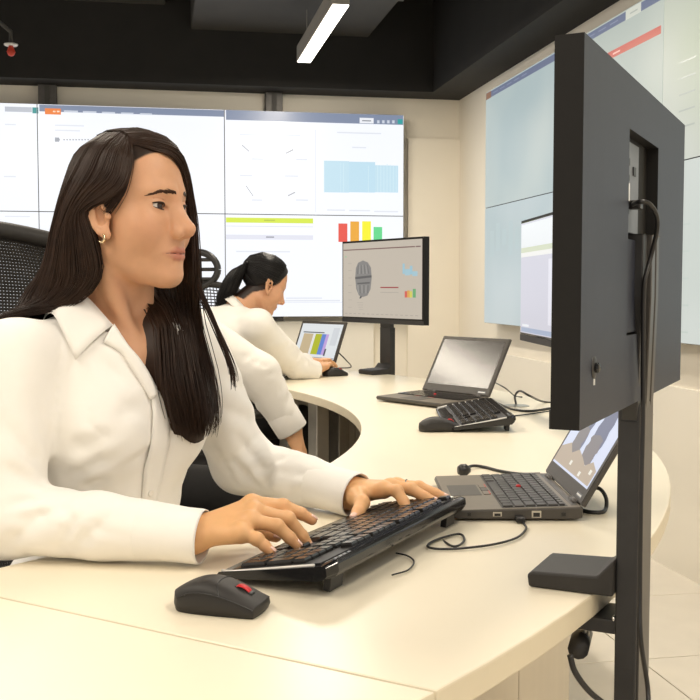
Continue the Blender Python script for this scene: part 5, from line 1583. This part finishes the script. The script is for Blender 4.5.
# --- hair of the long-haired woman (head-local guides)
gA = [
 [(-0.036, 0.028, 0.096), (-0.06, 0.045, 0.064), (-0.0735, 0.031, 0.03), (-0.08, 0.0, 0.014), (-0.084, -0.034, -0.004), (-0.08, -0.046, -0.045), (-0.07, -0.052, -0.098), (-0.078, -0.08, -0.138), (-0.1, -0.115, -0.15), (-0.125, -0.15, -0.16)],
 [(-0.034, 0.019, 0.101), (-0.066, 0.026, 0.074), (-0.079, 0.002, 0.042), (-0.0855, -0.026, 0.018), (-0.087, -0.048, -0.014), (-0.083, -0.06, -0.058), (-0.076, -0.072, -0.108), (-0.084, -0.1, -0.14), (-0.11, -0.132, -0.152), (-0.138, -0.168, -0.168)],
 [(-0.03, 0.005, 0.108), (-0.066, 0.0, 0.082), (-0.083, -0.022, 0.042), (-0.088, -0.048, 0.008), (-0.087, -0.07, -0.03), (-0.083, -0.083, -0.074), (-0.08, -0.1, -0.116), (-0.09, -0.12, -0.142), (-0.116, -0.152, -0.158), (-0.142, -0.19, -0.185)],
 [(-0.028, -0.02, 0.11), (-0.062, -0.036, 0.085), (-0.079, -0.06, 0.042), (-0.082, -0.082, 0.0), (-0.08, -0.098, -0.042), (-0.078, -0.112, -0.086), (-0.08, -0.134, -0.124), (-0.092, -0.142, -0.148), (-0.118, -0.168, -0.172), (-0.14, -0.2, -0.215)],
 [(-0.018, -0.046, 0.107), (-0.046, -0.072, 0.081), (-0.058, -0.095, 0.036), (-0.061, -0.109, -0.008), (-0.062, -0.12, -0.05), (-0.064, -0.136, -0.092), (-0.071, -0.162, -0.128), (-0.088, -0.165, -0.155), (-0.112, -0.19, -0.186), (-0.13, -0.212, -0.24)],
 [(-0.008, -0.06, 0.103), (-0.02, -0.09, 0.074), (-0.024, -0.108, 0.03), (-0.027, -0.117, -0.012), (-0.031, -0.128, -0.054), (-0.038, -0.146, -0.096), (-0.05, -0.174, -0.132), (-0.075, -0.18, -0.16), (-0.098, -0.202, -0.198), (-0.112, -0.22, -0.262)],
 [(0.006, -0.062, 0.102), (0.016, -0.092, 0.071), (0.02, -0.108, 0.026), (0.022, -0.115, -0.018), (0.02, -0.126, -0.062), (0.014, -0.142, -0.104), (0.0, -0.17, -0.14), (-0.04, -0.18, -0.168), (-0.065, -0.206, -0.212), (-0.085, -0.224, -0.278)],
]
gB = [
 [(-0.036, 0.030, 0.095), (-0.020, 0.060, 0.087), (0.010, 0.075, 0.077), (0.042, 0.069, 0.052), (0.065, 0.061, 0.016), (0.0760, 0.060, -0.030), (0.078, 0.060, -0.092), (0.078, 0.068, -0.155), (0.080, 0.088, -0.230), (0.072, 0.086, -0.340)],
 [(-0.034, 0.020, 0.103), (-0.008, 0.047, 0.104), (0.026, 0.061, 0.091), (0.059, 0.053, 0.060), (0.076, 0.046, 0.014), (0.083, 0.044, -0.040), (0.085, 0.046, -0.098), (0.085, 0.056, -0.163), (0.085, 0.078, -0.235), (0.078, 0.078, -0.350)],
 [(-0.030, 0.005, 0.110), (0.002, 0.022, 0.115), (0.042, 0.030, 0.099), (0.071, 0.024, 0.060), (0.084, 0.020, 0.010), (0.088, 0.018, -0.046), (0.088, 0.022, -0.104), (0.085, 0.034, -0.168), (0.082, 0.060, -0.240), (0.074, 0.066, -0.350)],
 [(-0.028, -0.020, 0.112), (0.008, -0.012, 0.117), (0.047, -0.010, 0.101), (0.075, -0.010, 0.060), (0.086, -0.008, 0.008), (0.087, -0.008, -0.048), (0.084, -0.004, -0.105), (0.078, 0.010, -0.170), (0.072, 0.036, -0.240), (0.066, 0.052, -0.345)],
 [(-0.018, -0.044, 0.109), (0.012, -0.046, 0.111), (0.046, -0.050, 0.094), (0.070, -0.048, 0.054), (0.079, -0.042, 0.003), (0.078, -0.038, -0.052), (0.074, -0.028, -0.106), (0.066, -0.010, -0.168), (0.060, 0.016, -0.238), (0.058, 0.040, -0.335)],
 [(-0.008, -0.058, 0.105), (0.014, -0.074, 0.098), (0.038, -0.082, 0.077), (0.055, -0.084, 0.035), (0.063, -0.080, -0.012), (0.065, -0.073, -0.060), (0.062, -0.058, -0.110), (0.055, -0.034, -0.168), (0.050, -0.002, -0.235), (0.052, 0.028, -0.325)],
 [(0.006, -0.062, 0.102), (0.020, -0.088, 0.080), (0.034, -0.098, 0.046), (0.044, -0.101, 0.004), (0.052, -0.096, -0.040), (0.054, -0.087, -0.080), (0.050, -0.068, -0.122), (0.046, -0.044, -0.172), (0.044, -0.015, -0.230), (0.048, 0.016, -0.310)],
]
for r_ in range(7):
    for i_ in range(1, 9):
        sh_ = (0.008, 0.010, 0.012, 0.015, 0.018, 0.019, 0.019)[r_] * (1.0, 0.5, 1, 1, 1, 1, 1, 0.8, 0.4)[i_]
        if r_ < 3 and i_ == 1: sh_ = 0
        p_ = gA[r_][i_]; gA[r_][i_] = (p_[0], p_[1] + sh_, p_[2])
    if r_ > 3:
        for i_ in range(1, 7):
            p_ = gB[r_][i_]; gB[r_][i_] = (p_[0], p_[1] + 0.008, p_[2])
gA[0][2:8] = [(-0.0730, 0.043, 0.028), (-0.0785, 0.016, 0.008), (-0.0835, -0.018, -0.006), (-0.079, -0.008, -0.048), (-0.067, -0.010, -0.098), (-0.075, -0.050, -0.136)]
gA[1][2:8] = [(-0.0785, 0.020, 0.038), (-0.0845, -0.010, 0.014), (-0.087, -0.034, -0.014), (-0.083, -0.036, -0.056), (-0.075, -0.040, -0.106), (-0.081, -0.078, -0.140)]
def drape(x, y, lift):
    p = march(shirt_sdf, x, y, 1.35, 1.80, 300)
    d = ray(x, y); d = d / np.linalg.norm(d)
    return tuple(HB.T @ (p - d * lift - HC))
for k in range(7):
    u = k / 6
    gB[k] = gB[k][:7] + [drape(198 - 41 * u, 320, 0.036 + 0.006 * math.sin(3 * u)), drape(212 - 49 * u, 376, 0.021 + 0.006 * math.sin(3 * u)), drape(216 - 44 * u, 415, 0.014), drape(209 - 27 * u, 438 + 8 * math.sin(3.1 * u), 0.010)]
mb = MB()
sheet_surface(mb, gA, 26, 0.004, (0, -0.03, -0.02)); sheet_surface(mb, gB, 26, 0.004, (0, -0.02, -0.05))
sheet_surface(mb, gA, 26, 0.012, (0, -0.03, -0.02)); sheet_surface(mb, gB, 26, 0.014, (0, -0.02, -0.05))
sheet_surface(mb, gA[-1:] + gB[-1:], 26, 0.004, (0, -0.03, -0.02), 8)
sheet_strands(mb, gA, 1500, 26, 0.0010, 0.0022, 21, wob=0.002)
sheet_strands(mb, gB, 1500, 26, 0.0010, 0.0026, 22, wob=0.0025, spread=1.6)
sheet_strands(mb, [[(-0.040, 0.034, 0.088), (-0.024, 0.057, 0.080), (0.004, 0.073, 0.072), (0.038, 0.068, 0.048), (0.062, 0.060, 0.012), (0.074, 0.058, -0.03)], [(-0.038, 0.026, 0.096), (-0.014, 0.056, 0.096), (0.020, 0.070, 0.084), (0.050, 0.062, 0.054), (0.070, 0.056, 0.014), (0.078, 0.054, -0.03)]], 320, 18, 0.0009, 0.0016, 25)
# loose lock at the outer edge of the front hair
sheet_strands(mb, [[(0.078, 0.052, -0.06), (0.084, 0.064, -0.12), (0.090, 0.088, -0.18), (0.094, 0.108, -0.24), (0.092, 0.112, -0.285)], [(0.080, 0.046, -0.06), (0.086, 0.058, -0.12), (0.093, 0.082, -0.18), (0.099, 0.106, -0.24), (0.098, 0.115, -0.28)]], 40, 18, 0.0011, 0.002, 23)
# wisps over the temple and in front of the ear
sheet_strands(mb, [[(-0.052, 0.042, 0.078), (-0.061, 0.046, 0.052), (-0.067, 0.038, 0.018), (-0.0705, 0.020, -0.008), (-0.0715, 0.010, -0.016)], [(-0.060, 0.030, 0.075), (-0.073, 0.026, 0.045), (-0.079, 0.008, 0.022), (-0.081, -0.010, 0.014), (-0.082, -0.026, 0.004)]], 120, 14, 0.0009, 0.0018, 24)
hair = xf(mb, HB, HC).build('hair', M['hair'], W1, smooth=True)

# ================================================================= generic seated figure for the people farther back
def figure(label, headC, headB, neck, torso, arms, legs, h_body, hair_fn, shirt_mat, hair_mat, hand_r=0.030):
    root = tag(bpy.data.objects.new('person', None), label, 'person'); COL.objects.link(root)
    headC = np.array(headC)
    hs = lambda P: head_sdf(f32((P - f32(headC)) @ f32(headB)))
    def hn(P):
        d = hs(P)
        return smin(d, rcone(P, headC + headB @ np.array((0, -0.022, -0.055)), neck, 0.049, 0.053), 0.016)
    lo = np.minimum(headC, neck) - 0.15; hi = np.maximum(headC, neck) + 0.15
    V1, F1 = nets(hn, lo, hi, 0.0042)
    loc_ = (V1 - headC) @ headB
    C1 = head_colour(loc_); C1[loc_[:, 2] < -0.10] = SKIN
    Vs_, Fs_, Cs_ = [V1], [F1], [C1]
    n0 = len(V1)
    def torso_core(P):
        d = None
        for a, b, ra, rb in torso:
            s = rcone(P, a, b, ra - 0.02, rb - 0.02); d = s if d is None else smin(d, s, 0.04)
        return d
    allp = np.array([p for a, b, _, _ in torso for p in (a, b)])
    V2, F2 = nets(torso_core, allp.min(0) - 0.2, allp.max(0) + 0.2, 0.016, 1)
    Vs_.append(V2); Fs_.append(F2 + n0); Cs_.append(np.tile(SKIN, (len(V2), 1))); n0 += len(V2)
    for A in arms:
        S, E_, Wp, fing = A
        def hnd(P):
            d = rcone(P, E_, Wp, 0.034, 0.024)
            k0 = None
            for ch in fing:
                q = rcone(P, Wp, ch[0], 0.020, 0.0125)
                k0 = q if k0 is None else smin(k0, q, 0.012)
            d = smin(d, k0, 0.015)
            for ch in fing:
                for i in range(len(ch) - 1):
                    d = smin(d, rcone(P, ch[i], ch[i + 1], 0.0095 - 0.0012 * i, 0.0085 - 0.0012 * i), 0.006)
            return d
        pts = np.array([Wp] + [p for ch in fing for p in ch])
        V3, F3 = nets(hnd, pts.min(0) - 0.05, pts.max(0) + 0.04, 0.0034, 1)
        Vs_.append(V3); Fs_.append(F3 + n0); Cs_.append(np.tile(np.array(srgb(214, 162, 118)), (len(V3), 1))); n0 += len(V3)
    npmesh('body', np.vstack(Vs_), np.vstack(Fs_), M['skin'], root, np.vstack(Cs_))
    gz_ = headB @ np.array((0, 1, -0.15))
    for s in (-1, 1):
        eyeball(root, headC + headB @ np.array((s * 0.0292, 0.0587, -0.0010)), gz_ / np.linalg.norm(gz_))
    fold_rng = np.random.default_rng(len(label))
    cr_ = []
    for S, E_, Wp, fing in arms:
        fo_ = (Wp - E_) / np.linalg.norm(Wp - E_); ua_ = (E_ - S) / np.linalg.norm(E_ - S)
        sv = np.cross(ua_, fo_ + np.array([0.02, 0.03, 0.01])); sv /= np.linalg.norm(sv)
        for k in range(9):
            c = E_ + (fo_ * (0.022 * (k - 4)) if k >= 4 else ua_ * 0.03 * (k - 4))
            jj = fold_rng.uniform(-0.03, 0.03)
            o2 = np.cross(fo_, sv) * fold_rng.choice([-1, 1]) * 0.04
            cr_.append((c + sv * 0.055 + fo_ * jj + o2, c - sv * 0.055 - fo_ * jj + o2, 0.009, 0.007)); cr_.append((c + sv * 0.055 + fo_ * (jj + .016) + o2, c - sv * 0.055 - fo_ * (jj - .016) + o2, 0.009, -0.004))
    def sh(P):
        d = None
        for a, b, ra, rb in torso:
            s = rcone(P, a, b, ra, rb); d = s if d is None else smin(d, s, 0.05)
        for S, E_, Wp, fing in arms:
            s = smin(rcone(P, S, E_, 0.064, 0.056), rcone(P, E_, Wp, 0.054, 0.040), 0.02)
            d = smin(d, s, 0.025)
        d = d + 0.002 * np.sin(P[:, 0] * 33 + 3 * np.sin(P[:, 2] * 25)) * np.sin(P[:, 2] * 31 + P[:, 1] * 27)
        return d
    pts = np.vstack([allp] + [np.array([S, E_, Wp]) for S, E_, Wp, _ in arms])
    V4, F4 = nets(sh, pts.min(0) - 0.19, pts.max(0) + 0.19, h_body, 1)
    sk = np.zeros(len(V4)); Vf = f32(V4)
    for a, b, w, dep in cr_:
        sk += 0.7 * dep * np.exp(-(segd(Vf, a, b) / w) ** 2)
    V4 = V4 - grad(sh, V4, 0.004) * sk[:, None]
    fc_ = V4[F4].mean(1); cut = np.zeros(len(F4), bool)
    for S, E_, Wp, _ in arms:
        fo_ = (Wp - E_) / np.linalg.norm(Wp - E_)
        cut |= ((fc_ - Wp) @ fo_ > 0.0) & (np.linalg.norm(fc_ - Wp, axis=1) < 0.06)
    V4, F4, _u = prune(V4, F4, ~cut)
    o = npmesh('shirt', V4, F4, shirt_mat, root)
    for S, E_, Wp, _ in arms:
        ax = (Wp - E_) / np.linalg.norm(Wp - E_); b1 = np.cross(ax, (0.1, 0.2, 1.0)); b1 /= np.linalg.norm(b1); b2 = np.cross(b1, ax)
        rows = [[tuple(Wp + ax * s + r * (math.cos(a) * b1 + math.sin(a) * b2)) for a in np.linspace(0, 2 * math.pi, 25)[:-1]] for s, r in ((-0.05, 0.042), (-0.045, 0.044), (0.006, 0.043), (0.009, 0.041), (-0.02, 0.038))]
        MB().grid(rows, close=True).build('cuff', shirt_mat, root, smooth=True)
    # collar ring folded over
    u = (headC - neck); u = u / np.linalg.norm(u)
    fw = headB[:, 1] - u * (headB[:, 1] @ u); fw /= np.linalg.norm(fw); sd2 = np.cross(fw, u)
    rows = []
    for h_, r_ in ((0.006, 0.055), (0.024, 0.056), (0.030, 0.060), (0.016, 0.068), (-0.006, 0.078)):
        rows.append([tuple(neck + u * (h_ - 0.02 * max(0, math.cos(a))) + r_ * (math.cos(a) * fw + math.sin(a) * sd2)) for a in np.linspace(0.35, 2 * math.pi - 0.35, 30)])
    MB().grid(rows).build('collar', shirt_mat, root, smooth=True, solid=0.002)
    def lg(P):
        d = None
        for ch in legs:
            for i in range(len(ch) - 1):
                s = rcone(P, ch[i][0], ch[i + 1][0], ch[i][1], ch[i + 1][1]); d = s if d is None else smin(d, s, 0.03)
        return d
    pts = np.array([p for ch in legs for p, r in ch])
    V5, F5 = nets(lg, pts.min(0) - 0.16, pts.max(0) + 0.16, 0.018, 1)
    npmesh('trousers', V5, F5, M['trouser'], root)
    for ch in legs:
        a, r = ch[-1]; k = ch[1][0] - ch[0][0]; k = np.array([k[0], k[1], 0]); k /= np.linalg.norm(k)
        MB().tube([a - k * 0.06 - np.array([0, 0, 0.05]), a - k * 0.03 - np.array([0, 0, 0.04]), a + k * 0.08 - np.array([0, 0, 0.05]), a + k * 0.17 - np.array([0, 0, 0.058])], [0.026, 0.036, 0.036, 0.026], 12).build('shoe', M['plastic'], root, True)
    hair_fn(root, headC, headB)
    return root
A3 = lambda *p: np.array(p, float)
def legs_for(hip, phi, spread=0.10):
    f = A3(math.cos(math.radians(phi)), math.sin(math.radians(phi)), 0); l = A3(-f[1], f[0], 0)
    out = []
    for s in (-1, 1):
        out.append([(hip + l * s * spread * 0.8, 0.085), (hip + l * s * spread + f * 0.42, 0.060), (hip + l * s * spread + f * 0.40 + A3(0, 0, -0.46), 0.044)])
    return out
def ponytail(root, C_, B_):
    cap = lambda P: smax(ell(P, (0, -0.014, 0.036), (0.0785, 0.099, 0.0835)), np.maximum(P[:, 1] - (0.030 + 0.55 * (P[:, 2] - 0.02)), -(P[:, 2] + 0.012 - 0.9 * (P[:, 1] + 0.02).clip(-1, 0))), 0.012)
    V, F = nets(cap, (-0.1, -0.13, -0.12), (0.1, 0.11, 0.14), 0.0042)
    mb = MB(); mb.v = [tuple(v) for v in V]; mb.f = [tuple(int(i) for i in q) for q in F]; mb.mi = [0] * len(mb.f)
    root_p = (0, -0.112, 0.030)
    rg = np.random.default_rng(4)
    # combed strands from the hairline to the tie
    for k in range(420):
        a = rg.uniform(-math.pi * 0.98, math.pi * 0.98)
        if abs(a) < 2.2:
            y0 = 0.055 - 0.02 * abs(a); p0_ = A3(0.078 * math.sin(a) , y0, 0.045 + 0.07 * math.cos(a))
        else:
            p0_ = A3(0.05 * math.sin(a) * 1.5, -0.06, -0.045)
        mid = (p0_ + A3(*root_p)) / 2
        def proj(p, off=0.0015):
            v = (p - A3(0, -0.014, 0.036)) / A3(0.0785, 0.099, 0.0835); n_ = np.linalg.norm(v)
            return A3(0, -0.014, 0.036) + v / n_ * (1 + off / 0.085) * A3(0.0785, 0.099, 0.0835)
        pts = [proj(p0_ * (1 - u) + A3(*root_p) * u, 0.001 + 0.002 * rg.random()) for u in np.linspace(0, 0.95, 8)] + [A3(*root_p)]
        mb.tube(pts, 0.0012, 4, cap=False)
    g = []
    p0w = B_ @ A3(*root_p)
    path = [A3(0, 0, 0), A3(-0.016, -0.006, -0.006), A3(-0.034, -0.012, -0.036), A3(-0.052, -0.016, -0.076), A3(-0.068, -0.018, -0.116), A3(-0.082, -0.018, -0.150), A3(-0.094, -0.018, -0.178)]
    rad = [0.024, 0.040, 0.050, 0.050, 0.046, 0.032, 0.012]
    for a in np.linspace(0, 2 * math.pi, 9):
        g.append([tuple(B_.T @ (p0w + p + r_ * (math.cos(a) * A3(0.85, 0.1, 0.45) + math.sin(a) * A3(-0.1, 1, 0)))) for p, r_ in zip(path, rad)])
    sheet_surface(mb, g, 20, 0.0)
    sheet_strands(mb, g, 500, 20, 0.0013, 0.003, 31)
    xf(mb, B_, C_).build('hair', M['hair_black'], root, smooth=True)
    p = C_ + B_ @ A3(0, -0.108, 0.030)
    MB().lathe([(0.012, -0.006), (0.015, -0.003), (0.015, 0.003), (0.012, 0.006)], p, 16, ax=tuple(B_ @ A3(0, 1, 0.25))).build('hair_tie', M['cable'], root, True)

# woman with the ponytail, leaning over her laptop
B2 = rot_basis(-24, 26, 0); C2 = pd(265, 284, 4.20)
n2 = C2 + B2 @ A3(0, -0.055, -0.135) + A3(-0.02, 0, -0.01)
f2 = A3(math.cos(math.radians(38)), math.sin(math.radians(38)), 0); l2 = A3(-f2[1], f2[0], 0)
hip2 = A3(-0.60, 4.12, 0.57)
sh2 = n2 + A3(0, 0, -0.055)
RS2, LS2 = sh2 - l2 * 0.165, sh2 + l2 * 0.165
RE2 = pd(296, 366, 4.21); RW2 = pd(314, 371, 4.27)
LE2 = pz(300, 372, TAB + 0.06) + A3(-0.10, 0.42, 0); LW2 = A3(-0.20, 4.52, TAB + 0.045)
def simple_hand(w, dirv, side, n=4):
    dirv = dirv / np.linalg.norm(dirv)
    out = []
    for k in range(n):
        o_ = side * (0.018 * (k - (n - 1) / 2))
        m_ = w + dirv * 0.075 + o_ + A3(0, 0, 0.004)
        out.append([m_, m_ + dirv * 0.038 + A3(0, 0, 0.004), m_ + dirv * 0.062 - A3(0, 0, 0.012), m_ + dirv * 0.075 - A3(0, 0, 0.024)])
    out.append([w + dirv * 0.03 + side * 0.035, w + dirv * 0.06 + side * 0.05 - A3(0, 0, 0.004), w + dirv * 0.085 + side * 0.045 - A3(0, 0, 0.012)])
    return out
dR = A3(-0.25, 0.95, 0.08)
figure('person with a black ponytail in a white shirt, bent over the far laptop', C2, B2, n2,
       [(n2 + A3(0, 0, -0.03) - f2 * 0.02, n2 + A3(0, 0, -0.07) - f2 * 0.04, 0.055, 0.085), (RS2, LS2, 0.062, 0.062), (sh2 - f2 * 0.05 + A3(0, 0, -0.05) - l2 * 0.045, hip2 + A3(0, 0, 0.10) - l2 * 0.03, 0.112, 0.125), (sh2 - f2 * 0.05 + A3(0, 0, -0.05) + l2 * 0.045, hip2 + A3(0, 0, 0.10) + l2 * 0.03, 0.112, 0.125)],
       [(RS2, RE2, RW2, simple_hand(RW2, A3(0.35, 0.9, 0.12), A3(-0.9, 0.35, 0))), (LS2, LE2, LW2, simple_hand(LW2, A3(0.8, 0.5, 0), A3(0.5, -0.8, 0)))],
       legs_for(hip2, 38), 0.0085, ponytail, M['cloth2'], M['hair_black'])

# person in white between the two women, mostly hidden
def short_hair(root, C_, B_):
    cap = lambda P: smax(ell(P, (0, -0.014, 0.036), (0.080, 0.100, 0.085)), np.maximum(P[:, 1] - (0.030 + 0.55 * (P[:, 2] - 0.02)), -(P[:, 2] + 0.06 + 0.5 * (P[:, 1]).clip(-1, 0))), 0.012)
    V, F = nets(cap, (-0.1, -0.13, -0.12), (0.1, 0.11, 0.14), 0.0045)
    mb = MB(); mb.v = [tuple(v) for v in V]; mb.f = [tuple(int(i) for i in q) for q in F]; mb.mi = [0] * len(mb.f)
    xf(mb, B_, C_).build('hair', M['hair_black'], root, smooth=True)
B3 = rot_basis(-5, 8, 0); C3 = pd(150, 232, 2.84)
n3 = C3 + B3 @ A3(0, -0.045, -0.135)
f3 = A3(1, 0.05, 0); l3 = A3(-0.05, 1, 0)
hip3 = A3(-0.60, 2.86, 0.57)
sh3 = n3 + A3(0, 0, -0.05)
RS3, LS3 = sh3 - l3 * 0.15 + A3(0.06, 0, 0.0), sh3 + l3 * 0.17
RE3 = pd(258, 374, 2.70); RW3 = pd(291, 428, 2.72)
LE3 = A3(-0.60, 3.08, 0.80); LW3 = A3(-0.47, 2.98, 0.69)
figure('person in white, mostly hidden, resting a hand low by the desk\'s inner edge', C3, B3, n3,
       [(n3 + A3(0, 0, -0.03), n3 + A3(0, 0, -0.07), 0.055, 0.085), (RS3, LS3, 0.060, 0.062), (sh3 + A3(0, 0, -0.06) - l3 * 0.045, hip3 + A3(0, 0, 0.10) - l3 * 0.03, 0.112, 0.12), (sh3 + A3(0, 0, -0.06) + l3 * 0.045, hip3 + A3(0, 0, 0.10) + l3 * 0.03, 0.112, 0.12)],
       [(RS3, RE3, RW3, simple_hand(RW3, A3(0.28, 0.02, -0.8), A3(0.1, 1, 0))), (LS3, LE3, LW3, simple_hand(LW3, A3(1, 0.1, 0), A3(0.1, -1, 0)))],
       legs_for(hip3, 3), 0.0085, short_hair, M['cloth2'], M['hair_black'])
